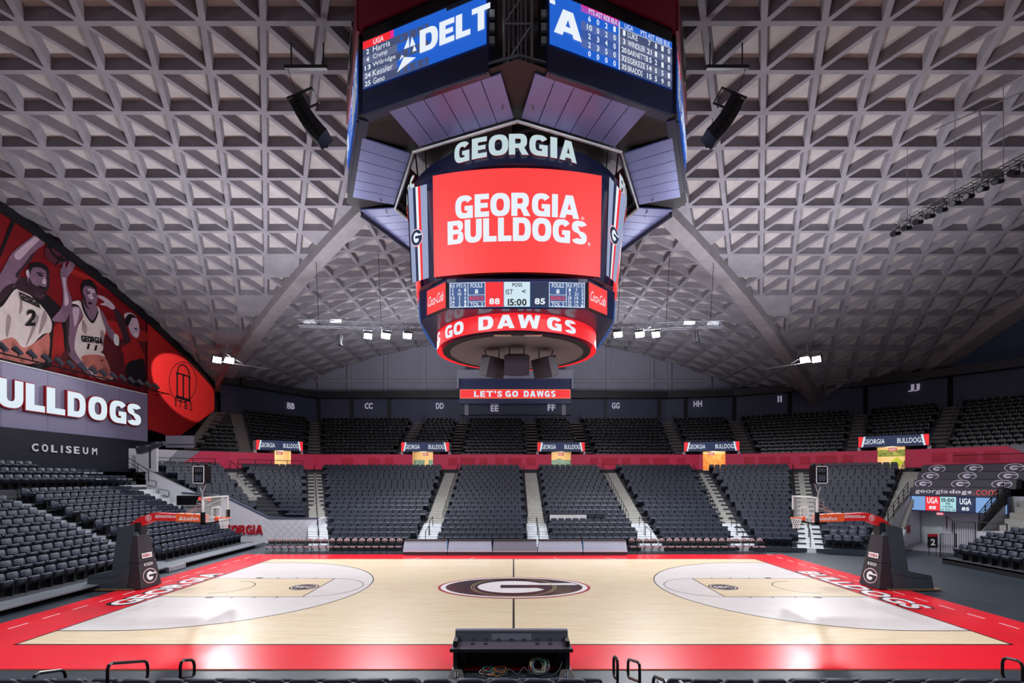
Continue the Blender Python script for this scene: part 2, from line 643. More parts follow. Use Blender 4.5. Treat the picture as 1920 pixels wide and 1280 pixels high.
def stripe(mb, a, c, w, z, m=0):
    a, c = Vector((*a, z)), Vector((*c, z))
    t = (c - a).normalized() * (w / 2)
    nn = Vector((-t.y, t.x, 0))
    mb.poly([a - nn, c - nn, c + nn, a + nn], m)


def arc_strip(mb, cx, cy, r, a0, a1, w, z, m=0, n=48):
    for i in range(n):
        p, q = a0 + (a1 - a0) * i / n, a0 + (a1 - a0) * (i + 1) / n
        mb.poly([(cx + (r - w / 2) * math.cos(p), cy + (r - w / 2) * math.sin(p), z), (cx + (r + w / 2) * math.cos(p), cy + (r + w / 2) * math.sin(p), z),
                 (cx + (r + w / 2) * math.cos(q), cy + (r + w / 2) * math.sin(q), z), (cx + (r - w / 2) * math.cos(q), cy + (r - w / 2) * math.sin(q), z)], m)


b = MB()
b.poly([(-14.33, -7.62, .002), (14.33, -7.62, .002), (14.33, 7.62, .002), (-14.33, 7.62, .002)])
b.build('hardwood', M_wood, court)
lines = MB()
white = MB()
for s in (-1, 1):
    b = MB()
    bx = -s * 12.75
    pts = [(-s * 14.33, -6.325), (bx, -6.325)] + [(bx + s * 6.325 * math.cos(a), 6.325 * math.sin(a)) for a in np.linspace(-PI / 2, PI / 2, 49)] + [(bx, 6.325), (-s * 14.33, 6.325)]
    if s < 0:
        pts.reverse()
    b.poly([(x, y, .004) for x, y in pts])
    o = b.build('three_point_area', M_stain, court)
    b = MB()
    x0, x1 = sorted((-s * 14.33, -s * 8.53))
    b.poly([(x0, -1.83, .006), (x1, -1.83, .006), (x1, 1.83, .006), (x0, 1.83, .006)])
    b.build('lane', M_wood, court)
    L = .05
    stripe(lines, (-s * 14.33, -6.325), (bx, -6.325), L, .008)
    stripe(lines, (-s * 14.33, 6.325), (bx, 6.325), L, .008)
    arc_strip(lines, bx, 0, 6.325, PI / 2 if s < 0 else -PI / 2, 1.5 * PI if s < 0 else PI / 2, L, .008, 0, 72)
    stripe(lines, (-s * 14.33, -1.83), (-s * 8.53, -1.83), L, .0085)
    stripe(lines, (-s * 14.33, 1.83), (-s * 8.53, 1.83), L, .0085)
    stripe(lines, (-s * 8.53, -1.83), (-s * 8.53, 1.83), L, .0085)
    arc_strip(lines, -s * 8.53, 0, 1.83, PI / 2 if s < 0 else -PI / 2, 1.5 * PI if s < 0 else PI / 2, .03, .0085, 0, 36)
    arc_strip(lines, bx, 0, 1.22, -PI / 2 if s > 0 else PI / 2, PI / 2 if s > 0 else 1.5 * PI, .05, .009, 0, 30)
    for sy in (-1, 1):
        for k, xx in enumerate((12.2, 11.3, 10.4, 9.5)):
            w = .3 if k == 0 else .05
            x = -s * xx
            b2 = lines
            b2.poly([(x - w / 2, sy * 1.86, .009), (x + w / 2, sy * 1.86, .009), (x + w / 2, sy * 2.06, .009), (x - w / 2, sy * 2.06, .009)])
    b = MB()
    fn = shift(zf(.0095), -s * 9.2, -.05)
    flat(b, ellipse(0, 0, .62, .62, 28), fn, 0, 0)
    flat(b, ellipse(0, 0, .55, .55, 28), fn, .002, 1)
    flat(b, ellipse(0, 0, .5, .5, 28), fn, .004, 0)
    b.text('SEC', .8, .36, fn, 1, .02, 0, .006)
    b.build('lane_roundel', [M_courtblack, M_courtwhite], court)
    # dashed line on the red run-off behind the baseline
    for k in range(-8, 9):
        y = k * 1.16
        stripe(white, (-s * 16.05, y - .33), (-s * 16.05, y + .33), .055, .003)
    stripe(lines, (-s * 14.33, -7.645), (-s * 14.33, 7.645), .06, .008)
    stripe(lines, (-14.36, s * 7.62), (14.36, s * 7.62), .06, .008)
stripe(lines, (0, -7.62), (0, 7.62), .07, .008)
lines.build('court_line', M_line, court)
for x, t in ((-6.0, .45), (-2.6, .2), (2.6, -.2), (6.0, -.45)):
    stripe(white, (x - t, 7.0), (x + t, 8.1), .05, .01)
white.build('white_dash_line', M_courtwhite, court)
b = MB()
fn = shift(zf(.009), .02, 0)
g_logo(b, fn, 3.34, 2.15, .0015, 0, 1, 2, 72)
for r in (1.75, 1.86):
    arc_strip(b, 0, 0, r, 0, 2 * PI, .022, .018, 3, 60)
b.build('centre_logo', [M_courtdarkred, M_courtwhite, M_courtblack, M_gold], court)
for body, X, ux, uy, w, dark in (('GEORGIA', -15.0, (0, 1, 0), (-1, 0, 0), 6.3, 0), ('BULLDOGS', 15.0, (0, -1, 0), (1, 0, 0), 7.3, 0)):
    b = MB()
    fn = frame((X, 0.0, .004), ux, uy)
    b.text(body, w + .18, 1.1, fn, 0, .055)
    fn = frame((X, 0.0, .008), ux, uy)
    b.text(body, w, .92, fn, 1, .035)
    b.build('end_lettering', [M_courtblack, M_courtwhite], court)


# ------------------------------------------------------------------ roof shell
def g(t):
    return 22.5 - .0079 * t * t


def clip_half(poly, a, b_, c):
    """keep a*x + b*y >= c"""
    out = []
    n = len(poly)
    for i in range(n):
        p, q = poly[i], poly[(i + 1) % n]
        fp, fq = a * p[0] + b_ * p[1] - c, a * q[0] + b_ * q[1] - c
        if fp >= 0:
            out.append(p)
        if (fp > 0) != (fq > 0) and abs(fp - fq) > 1e-9:
            t = fp / (fp - fq)
            if 0 < t < 1:
                out.append((p[0] + (q[0] - p[0]) * t, p[1] + (q[1] - p[1]) * t))
    return out


def inset(poly, dist):
    n = len(poly)
    lines_ = []
    for i in range(n):
        (x0, y0), (x1, y1) = poly[i], poly[(i + 1) % n]
        L = math.hypot(x1 - x0, y1 - y0)
        if L < 1e-4:
            return None
        nx, ny = -(y1 - y0) / L, (x1 - x0) / L
        lines_.append((nx, ny, nx * x0 + ny * y0 + dist))
    out = []
    for i in range(n):
        a, b2 = lines_[i - 1], lines_[i]
        det = a[0] * b2[1] - a[1] * b2[0]
        if abs(det) < 1e-6:
            return None
        out.append(((a[2] * b2[1] - a[1] * b2[2]) / det, (a[0] * b2[2] - a[2] * b2[0]) / det))
    for x, y in out:
        if any(nx * x + ny * y < c - 1e-6 for nx, ny, c in lines_):
            return None
    return out


def area(p):
    return sum(p[i - 1][0] * p[i][1] - p[i][0] * p[i - 1][1] for i in range(len(p))) / 2


S, RS, EDGE = 2.34, 2.38, 43.0


def roof_section(name, sx, sy, swap):
    """one quarter of the groined shell: ribs along the axis (horizontal rows) and two raking families"""
    mb = MB()

    def lift(x, y, up):
        """x along the barrel axis, y across it"""
        z = g(y)
        nn = Vector((0, .0158 * y, 1)).normalized()
        p = Vector((x, y, z)) + nn * up
        if swap:
            p = Vector((p.y, p.x * sx, p.z))
        else:
            p = Vector((p.x * sx, p.y, p.z))
        return p
    flip = (sx < 0) != swap
    rows = range(-19, 19)
    for j in rows:
        y0, y1 = -.2 + RS * j, -.2 + RS * (j + 1)
        if max(abs(y0), abs(y1)) > EDGE + 1:
            continue
        for i in range(-12, 32):
            # at row 0 of the photo the node sits at 9.74; each row further moves half a cell outwards
            xa = 9.74 + S * (i - 10) + S / 2 * ((j + 1) % 2) - S * .0
            xb = 9.74 + S * (i - 10) + S / 2 * (j % 2)
            if j % 2:
                tris = [[(xa, y0), (xa + S, y0), (xb, y1)], [(xa + S, y0), (xb + S, y1), (xb, y1)]]
            else:
                tris = [[(xa, y0), (xb + S, y1), (xb, y1)], [(xa, y0), (xa + S, y0), (xb + S, y1)]]
            for t in tris:
                if area(t) < 0:
                    t.reverse()
                t = clip_half(t, 1, -1, 0.3)
                t = clip_half(t, 1, 1, 0.3) if len(t) > 2 else t
                t = clip_half(t, -1, 0, -EDGE) if len(t) > 2 else t
                t = clip_half(t, 0, -1, -EDGE) if len(t) > 2 else t
                t = clip_half(t, 0, 1, -EDGE) if len(t) > 2 else t
                if len(t) < 3 or area(t) < .05:
                    continue
                r1 = inset(t, .115)
                r2 = inset(t, .205)
                if r1 is None or r2 is None or area(r2) < .12:
                    mb.poly([lift(x, y, .0) for x, y in t], 0)
                    continue
                n = len(t)
                P = [lift(x, y, 0) for x, y in t] + [lift(x, y, .0) for x, y in r1] + [lift(x, y, .46) for x, y in r2]
                mb.add(P, [(k, (k + 1) % n, n + (k + 1) % n, n + k) for k in range(n)] + [(n + k, n + (k + 1) % n, 2 * n + (k + 1) % n, 2 * n + k) for k in range(n)], 0)
                mb.poly([lift(x, y, .46) for x, y in r2], 1)
    return struct(mb, name, [M_rib, M_panel])


roof_section('ceiling', -1, 1, False)
roof_section('ceiling', 1, 1, False)
roof_section('ceiling', 1, 1, True)
roof_section('ceiling', -1, 1, True)
# diagonal groin beams
for sx in (-1, 1):
    for sy in (-1, 1):
        b = MB()
        ts = np.linspace(0, 50, 41)
        w = .62
        for t0, t1 in zip(ts[:-1], ts[1:]):
            q = []
            for t in (t0, t1):
                c = Vector((sx * t, sy * t, g(t)))
                side = Vector((-sy, sx, 0)).normalized() * w
                q.append((c - side + Vector((0, 0, .45)), c - side * .8 - Vector((0, 0, .55)), c + side * .8 - Vector((0, 0, .55)), c + side + Vector((0, 0, .45))))
            for k in range(3):
                b.poly([q[0][k], q[1][k], q[1][k + 1], q[0][k + 1]])
        struct(b, 'ceiling_beam', M_beam)
# arched edge beams of the shell
for ax in range(4):
    b = MB()
    R4 = Matrix.Rotation(ax * PI / 2, 3, 'Z')
    ts = np.linspace(-42, 42, 43)
    for t0, t1 in zip(ts[:-1], ts[1:]):
        q = []
        for t in (t0, t1):
            z = g(t)
            q.append([R4 @ Vector((t, yy, zz)) for yy, zz in ((41.6, z + .3), (41.7, z - .75), (43.4, z - .75), (43.4, z + .5))])
        for k in range(3):
            b.poly([q[0][k], q[1][k], q[1][k + 1], q[0][k + 1]])
    struct(b, 'ceiling_edge_beam', M_beam)

# ------------------------------------------------------------------ outer walls and light-blocking box
b = MB()
pts = [Vector((x, 41.2, 14.0)) for x in (-36, 36)]
xs = np.linspace(-36, 36, 37)
for x0, x1 in zip(xs[:-1], xs[1:]):
    b.poly([(x0, 41.2, 12.0), (x1, 41.2, 12.0), (x1, 41.2, max(12.1, g(x1) + .3)), (x0, 41.2, max(12.1, g(x0) + .3))], 0)
for px in (655, 724, 795, 1140, 1222, 1255, 1330, 600):
    x = (px - 963) / F * 63
    b.box((x, 41.05, (12 + g(x)) / 2), (.45, .3, g(x) - 12), 1)
b.box((0, 41.05, 17.1), (50, .2, .35), 1)
struct(b, 'wall_far', [M_wallgrey, mat('grey_mullion', (150, 150, 162), 0.6, noise=0.05, scale=1)])
b = MB()
for a, c in (((50, -44), (50, 44)), ((-50, 44), (50, 44)), ((-50, -44), (-50, 44))):
    b.poly([(*a, -.1), (*c, -.1), (*c, 23), (*a, 23)], 0)
struct(b, 'wall_outer', M_walldark)  # dark box added around the hall to keep world light out

# left wall: everything from the floor to the shell, with its top edge following the arch
b = MB()
ys = np.linspace(-20, 33.5, 41)
for y0, y1 in zip(ys[:-1], ys[1:]):
    b.poly([(-32, y0, 0), (-32, y1, 0), (-32, y1, g(y1) + .4), (-32, y0, g(y0) + .4)])
struct(b, 'wall_left', M_black)

# ------------------------------------------------------------------ seating bowl
V = [(-30.5, 40.5), (-25.9, 45.4), (-20, 50), (-6.1, 50), (1.6, 50), (9.4, 50), (18.6, 50), (26.8, 46.6), (33.2, 41.2)]
Wf = [(-19, 36.0), (-15.5, 35.5), (-12.9, 33), (-5.9, 33), (1.7, 33), (9.2, 33), (15.3, 33), (19.2, 32.2), (22.6, 30.6)]
UI = [(-29.5, 44.6), (-24.9, 46.4), (-20.3, 50.6), (-11.6, 50.6), (-6.2, 50.6), (2.0, 50.6), (7.7, 50.6), (17.3, 50.6), (23.3, 48.9), (30.3, 44.5), (34.0, 40.4), (37.8, 35.3), (42, 28)]
UO = [(-30.4, 51.5), (-29.3, 52.6), (-24.3, 60.8), (-11.5, 61), (-6.2, 61), (2.1, 61), (7.4, 61), (18.7, 61), (26.2, 59.4), (37.2, 53.3), (42.0, 47.6), (46.5, 41.5), (51, 32)]


def lerp2(a, c, t):
    return (a[0] + (c[0] - a[0]) * t, a[1] + (c[1] - a[1]) * t)


def low_s(k):
    return .035 + .05 * k if k <= 14 else .035 + .7 + .053 * (k - 14)


def low_z(k):
    return 5.3 - .292 * k if k <= 13 else 1.27 - .25 * (k - 14)


def up_s(k):
    return k / 13.0


def up_z(k):
    return 6.6 + .40 * k


SEATS = []     # (position, facing angle, stand, row, number)


def tier(mb, A, B, i, s0, s1, z0, z1, m, m2, dmin=None):
    """tread from s0 to s1 at z0 and the riser at s1 down to z1, between the vertex lines i and i+1"""
    p = [lerp2(A[i], B[i], s0), lerp2(A[i + 1], B[i + 1], s0), lerp2(A[i + 1], B[i + 1], s1), lerp2(A[i], B[i], s1)]
    q = list(reversed(p))
    if dmin is not None:
        q = clip_half(q, 0, 1, dmin)
    if len(q) > 2:
        mb.poly([W(x, d, z0) for x, d in q], m)
    if dmin is None or min(p[2][1], p[3][1]) > dmin:
        mb.poly([W(*p[3], z0), W(*p[2], z0), W(*p[2], z1), W(*p[3], z1)], m2)


def seats_along(A, B, i, s, z, stand, k, margin=.78, pitch=.53, dmin=None):
    a, c = lerp2(A[i], B[i], s), lerp2(A[i + 1], B[i + 1], s)
    L = math.hypot(c[0] - a[0], c[1] - a[1])
    n = int((L - 2 * margin) / pitch)
    if n < 1:
        return
    ux, uy = (c[0] - a[0]) / L, (c[1] - a[1]) / L
    ang = math.atan2(uy, ux)
    for q in range(n):
        t = L / 2 + (q - (n - 1) / 2) * pitch + (.13 if k % 2 else -.13)
        x, d = a[0] + ux * t, a[1] + uy * t
        if dmin is not None and d < dmin:
            continue
        SEATS.append((x, d, z, ang, stand, k, q + 1, i))


low = MB()
for i in range(8):
    dmin = 36.95 if i < 2 else None
    for k in range(19):
        if i < 2 and k > 13:
            continue
        m = 0 if k < 14 else 1
        nz = low_z(k + 1) if k < 18 else 0
        tier(low, V, Wf, i, low_s(k), low_s(k + 1), low_z(k), nz, m, m, dmin)
        seats_along(V, Wf, i, low_s(k) + .024, low_z(k), 'lower bowl', k, dmin=None if i >= 2 else 37.4)
for i in range(8):      # concourse walk in front of the red wall
    A_, B_ = lerp2(V[i], Wf[i], -.02), lerp2(V[i + 1], Wf[i + 1], -.02)
    C_, D_ = lerp2(V[i + 1], Wf[i + 1], .035), lerp2(V[i], Wf[i], .035)
    low.poly([W(*D_, 5.57), W(*C_, 5.57), W(*B_, 5.57), W(*A_, 5.57)], 0)
    low.poly([W(*D_, 5.57), W(*C_, 5.57), W(*C_, 5.3), W(*D_, 5.3)], 0)
struct(low, 'floor_lower_tier', [M_conc_dark, M_floor])


def aisle(mb, A, B, i, rows, sfun, zfun, m, width=1.15, nxt=None, up=False):
    for k in rows:
        s0, s1 = sfun(k), sfun(k + 1)
        a, c = lerp2(A[i], B[i], s0), lerp2(A[i], B[i], s1)
        L = math.hypot(c[0] - a[0], c[1] - a[1])
        t = Vector(((c[0] - a[0]) / L, (c[1] - a[1]) / L, 0))
        # the step runs along the row: use the neighbouring vertices for its direction
        j0, j1 = max(i - 1, 0), min(i + 1, len(A) - 1)
        e = Vector((lerp2(A[j1], B[j1], s0)[0] - lerp2(A[j0], B[j0], s0)[0], lerp2(A[j1], B[j1], s0)[1] - lerp2(A[j0], B[j0], s0)[1], 0)).normalized() * (width / 2)
        z = zfun(k)
        rise = abs(zfun(k + 1) - zfun(k))
        a3, c3 = W(*a, z), W(*c, z)
        if up:          # bowl rises with k: half step at the back of the tread
            lo0, lo1 = a3, a3 + (c3 - a3) * .5
            mb.hexa([p + Vector((0, 0, -.3)) for p in (a3 - e, a3 + e, c3 + e, c3 - e)], [p + Vector((0, 0, .015)) for p in (a3 - e, a3 + e, c3 + e, c3 - e)], m)
            mb.hexa([lo1 - e, lo1 + e, c3 + e, c3 - e], [p + Vector((0, 0, rise / 2)) for p in (lo1 - e, lo1 + e, c3 + e, c3 - e)], m)
        else:
            lo1 = a3 + (c3 - a3) * .5
            c3 = c3 + t * .03
            mb.hexa([p + Vector((0, 0, -.3)) for p in (c3 - e, c3 + e, a3 + e, a3 - e)], [p + Vector((0, 0, .015)) for p in (c3 - e, c3 + e, a3 + e, a3 - e)], m)
            if k > 0:
                mb.hexa([lo1 - e, lo1 + e, a3 + e, a3 - e], [p + Vector((0, 0, rise / 2)) for p in (lo1 - e, lo1 + e, a3 + e, a3 - e)], m)


for i in range(1, 9):
    b = MB()
    ks = range(0, 8) if i == 1 else range(0, 14)
    aisle(b, V, Wf, i, ks, low_s, low_z, 0, 1.25)
    if i > 1:
        aisle(b, V, Wf, i, range(14, 19), low_s, low_z, 1, 1.5)
    struct(b, 'floor_aisle_stair', [M_conc, M_steel])

OPEN = [(515, 546), (773, 812), (1034, 1071), (1318, 1360), (1645, 1697)]
upm = MB()
for i in range(len(UI) - 1):
    for k in range(13):
        n = 30 if k <= 2 else 1
        for j in range(n):
            f0, f1 = j / n, (j + 1) / n
            c = [lerp2(lerp2(UI[i], UI[i + 1], f), lerp2(UO[i], UO[i + 1], f), up_s(kk)) for f, kk in ((f0, k), (f1, k), (f1, k + 1), (f0, k + 1))]
            pm = 963 + F * (c[0][0] + c[1][0]) / (c[0][1] + c[1][1])
            if k <= 2 and any(a - 4 < pm < b_ + 4 for a, b_ in OPEN):
                continue          # the entrance tunnels cut through the lowest rows
            z = up_z(k)
            upm.poly([W(*p, z) for p in reversed(c)], 0)
            upm.poly([W(*c[0], up_z(k - 1)), W(*c[1], up_z(k - 1)), W(*c[1], z), W(*c[0], z)], 0)
struct(upm, 'floor_upper_tier', M_conc_dark)
SIGNS = [(480, 567), (753, 842), (1008, 1096), (1283, 1386), (1610, 1742)]
for i in range(len(UI) - 1):
    for k in range(13):
        n0 = len(SEATS)
        if i == 0 and k > 7:
            continue
        seats_along(UI, UO, i, up_s(k) + .045, up_z(k), 'upper bowl', k, margin=.8 if i else .5)
        keep = []
        for sdata in SEATS[n0:]:
            px = 963 + F * sdata[0] / sdata[1]
            if k <= 1 and any(a - 8 < px < c + 8 for a, c in SIGNS) or k == 2 and any(a - 8 < px < c + 8 for a, c in OPEN):
                continue
            if sdata[0] < -31.3:
                continue
            keep.append(sdata)
        SEATS[n0:] = keep
for i in range(0, 12):
    b = MB()
    aisle(b, UI, UO, i, range(0, 13), up_s, up_z, 0, 1.2, up=True)
    struct(b, 'floor_upper_stair', M_conc_up)


def ray_hit(poly, px):
    """plan point where the vertical plane through a photo column meets a polyline"""
    k = (px - 963.0) / F
    for a, c in zip(poly[:-1], poly[1:]):
        f0, f1 = a[0] - k * a[1], c[0] - k * c[1]
        if f0 * f1 <= 0 and f0 != f1:
            t = f0 / (f0 - f1)
            return lerp2(a, c, t)
    return None


RW = [(-33, 37.3)] + V + [(37.6, 35), (41.5, 27)]


def poly_between(poly, pa, pb):
    """polyline points from column pa to column pb"""
    mid = [p for p in poly if pa < 963 + F * p[0] / p[1] < pb]
    return [ray_hit(poly, pa)] + mid + [ray_hit(poly, pb)]


edges = [240] + [x for o in OPEN for x in o] + [1960]
for a, c in zip(edges[0::2], edges[1::2]):
    b = MB()
    pl = poly_between(RW, a, c)
    for p, q in zip(pl[:-1], pl[1:]):
        t = Vector((q[0] - p[0], q[1] - p[1], 0)).normalized()
        nn = Vector((-t.y, t.x, 0)) * .22
        p0, q0 = W(*p, 5.57), W(*q, 5.57)
        b.hexa([p0, q0, q0 + nn, p0 + nn], [v + Vector((0, 0, 1.63)) for v in (p0, q0, q0 + nn, p0 + nn)], 0)
        b.hexa([v - nn * .1 for v in (p0, q0)] + [q0, p0], [v - nn * .1 + Vector((0, 0, .12)) for v in (p0, q0)] + [v + Vector((0, 0, .12)) for v in (q0, p0)], 1)
    # slightly darker squares where lettering panels hang
    spans = {546: [(640, 662), (690, 712), (722, 738)], 812: [(841, 857), (863, 891), (899, 914), (929, 945), (952, 978), (987, 1004)], 1071: [(1106, 1121), (1128, 1159), (1166, 1182), (1200, 1217), (1224, 1255), (1269, 1285)],
             1360: [(1395, 1415), (1423, 1454), (1462, 1482), (1500, 1520), (1530, 1570), (1580, 1600)], 1697: [(1747, 1775), (1786, 1831), (1843, 1875)]}.get(a, [])
    for s0, s1 in spans:
        p, q = ray_hit(RW, s0), ray_hit(RW, s1)
        t = Vector((q[0] - p[0], q[1] - p[1], 0)).normalized()
        nn = Vector((-t.y, t.x, 0)) * -.02
        b.poly([W(*p, 6.1) + nn, W(*q, 6.1) + nn, W(*q, 6.85) + nn, W(*p, 6.85) + nn], 2)
    if a == 240:
        def on(px, z):
            p = ray_hit(RW, px)
            return W(*p, z) + Vector((.03, -.03, 0))
        b.poly([on(241, 5.6), on(300, 5.6), on(333, 7.2), on(241, 7.2)], 3)
        b.poly([on(300, 5.6), on(327, 5.6), on(352, 6.4), on(377, 7.2), on(333, 7.2)], 4)
    if a == 1697:
        p0 = ray_hit(RW, 1888)
        def on2(px, z):
            p = ray_hit(RW, px)
            return W(*p, z) + Vector((-.03, -.03, 0))
        b.poly([on2(1958, 6.0), on2(1958, 7.2), on2(1888, 7.2)], 4)
    struct(b, 'wall_concourse', [M_wallred, M_black, M_wallred2, M_wallwhite, mat('pale_grey_wall', (150, 150, 162), .6)])
M_lime = mat('lime_sign', (170, 196, 40), .5)
# lit entrance tunnels behind the openings
M_tun = [M_cream, mat('orange_mural', (226, 132, 62), .6, noise=.6, scale=2.5), mat('teal_mural', (120, 160, 164), .6, noise=.6, scale=3), mat('green_mural', (120, 140, 70), .7, noise=.7, scale=4)]
for n_, (a, c) in enumerate(OPEN):
    p, q = ray_hit(RW, a), ray_hit(RW, c)
    t = Vector((q[0] - p[0], q[1] - p[1], 0)).normalized()
    nn = Vector((-t.y, t.x, 0))
    P, Q = W(*p, 5.57), W(*q, 5.57)
    e = nn * 2.3
    wide = t * .3
    b = MB()
    up = Vector((0, 0, 2.3))
    b.poly([P, P + e - wide, P + e - wide + up, P + up], 0)
    b.poly([Q, Q + up, Q + e + wide + up, Q + e + wide], 0)
    b.poly([P, Q, Q + e + wide, P + e - wide], 2)
    b.poly([P + up, P + e - wide + up, Q + e + wide + up, Q + up], 0)
    b.poly([P + e - wide, Q + e + wide, Q + e + wide + up, P + e - wide + up], 1)
    E0, E1 = P + e - wide - nn * .03, Q + e + wide - nn * .03
    def band(z0, z1, m, f0=0.0, f1=1.0):
        A_, B_ = E0.lerp(E1, f0), E0.lerp(E1, f1)
        b.poly([A_ + Vector((0, 0, z0)), B_ + Vector((0, 0, z0)), B_ + Vector((0, 0, z1)), A_ + Vector((0, 0, z1))], m)
    if n_ in (1, 2):
        band(.0, 1.15, 3, .0, .42)
        band(.0, 1.15, 3, .58, 1.0)
        if n_ == 2:
            band(.5, 1.3, 3, .42, .58)
    elif n_ == 3:
        band(.1, 1.75, 3)
    elif n_ == 4:
        band(1.15, 1.75, 3)
        c_ = E0.lerp(E1, .62) - nn * .03
        t2 = (E1 - E0).normalized() * .5
        b.poly([c_ - t2 + Vector((0, 0, .62)), c_ + Vector((0, 0, .15)), c_ + t2 + Vector((0, 0, .62)), c_ + Vector((0, 0, 1.1))], 4)
    struct(b, 'wall_entrance', [M_cream, M_cream, M_conc, [M_tun[2], M_tun[2], M_tun[2], M_tun[1], M_tun[3]][n_], M_lime])
    ctr = (P + Q) / 2 + nn * .5 + Vector((0, 0, 2.15))
    lamp('entrance_light', ctr, ctr + nn * 3.0 - Vector((0, 0, 1.6)), [430, 330, 330, 620, 430][n_], .8, (1, .85, .6))

b = MB()
b.poly([W(-32, 40, 5), W(-32, 46.5, 5), W(-32, 46.5, 8.6), W(-32, 40, 9.2)])
b.poly([W(-32, 46.5, 5), W(-30.5, 51.8, 5), W(-30.5, 51.8, 10.7), W(-32, 46.5, 8.3)])
struct(b, 'wall_corner', M_black)
# wall behind the top row, carrying the section letters
LW = [lerp2(p, q, 1.035) for p, q in zip(UI, UO)]
b = MB()
for p, q in zip(LW[:-1], LW[1:]):
    b.poly([W(*p, 10.5), W(*q, 10.5), W(*q, 15.0), W(*p, 15.0)], 0)
    t = Vector((q[0] - p[0], q[1] - p[1], 0)).normalized()
    nn = Vector((t.y, -t.x, 0)) * 1.1
    P, Q = W(*p, 14.55), W(*q, 14.55)
    h = Vector((0, 0, .75))
    b.hexa([P + nn, Q + nn, Q, P], [P + nn + h, Q + nn + h, Q + h, P + h], 1)
for px in (598, 660, 730, 865, 1040, 1135, 1235, 1285, 1376, 1480, 1622, 1780):
    p = ray_hit(LW, px)
    b.box(W(p[0], p[1] - .1, 12.8), (.35, .25, 3.6), 1)
struct(b, 'wall_upper_back', [M_walldark, M_black])
# ------------------------------------------------------------------ centre-hung scoreboard
CX = 0.13
board = thing('scoreboard', 'huge centre-hung scoreboard with curved red screens over mid court', 'scoreboard', (CX, 0, 10.2))


def Rk(k):
    return Matrix.Rotation(k * PI / 2, 3, 'Z')


CB = Vector((CX, 0, 0))


def face_arc(k, R, dist0, z0, dist1, z1):
    """curved face k (0 looks at the camera side): u along the arc, v is the height"""
    M = Rk(k)
    def fn(u, v, d=0.0):
        dist = dist0 + (dist1 - dist0) * (v - z0) / (z1 - z0)
        a = u / R
        return CB + M @ Vector(((R + d) * math.sin(a), (R - dist) - (R + d) * math.cos(a), v))
    return fn


def ring(R):
    def fn(u, v, d=0.0):
        a = u / R
        return CB + Vector(((R + d) * math.sin(a), -(R + d) * math.cos(a), v))
    return fn


def rho_oct(D, q):
    def f(th):
        best = 1e9
        for k in range(8):
            c = math.cos(th - k * PI / 4)
            if c > .05:
                best = min(best, (D if k % 2 == 0 else q) / c)
        return best
    return f


hull = MB()
levels = [(16.5, lambda t: 4.6), (15.72, lambda t: 4.62), (15.66, rho_oct(4.0, 4.98)), (12.1, rho_oct(3.75, 4.62)), (12.02, rho_oct(3.86, 4.5)), (10.95, rho_oct(3.8, 4.42)), (10.92, lambda t: 3.42), (10.26, lambda t: 3.22)]
NA = 96
rings_ = []
for z, f in levels:
    rings_.append([CB + Vector((f(2 * PI * i / NA) * math.sin(2 * PI * i / NA), -f(2 * PI * i / NA) * math.cos(2 * PI * i / NA), z)) for i in range(NA)])
vs = [p for r in rings_ for p in r]
hull.add(vs, [(a * NA + i, a * NA + (i + 1) % NA, (a + 1) * NA + (i + 1) % NA, (a + 1) * NA + i) for a in range(len(levels) - 1) for i in range(NA)])
hull.poly([p for p in rings_[0]])
hull.build('body', M_navy, board)
b = MB()
b.poly([CB + Vector((3.22 * math.cos(t), 3.22 * math.sin(t), 10.26)) for t in np.linspace(0, 2 * PI, 64, endpoint=False)], 1)
b.poly([CB + Vector((2.9 * math.cos(t), 2.9 * math.sin(t), 10.245)) for t in np.linspace(0, 2 * PI, 64, endpoint=False)], 0)
for x in (-.55, .62):
    b.box(CB + Vector((x, -3.0, 10.22)), (.66, .09, .05), 2)
b.build('underside', [mat('underside_grey', (112, 106, 116), .5, noise=.04, scale=1), M_black, M_white], board)

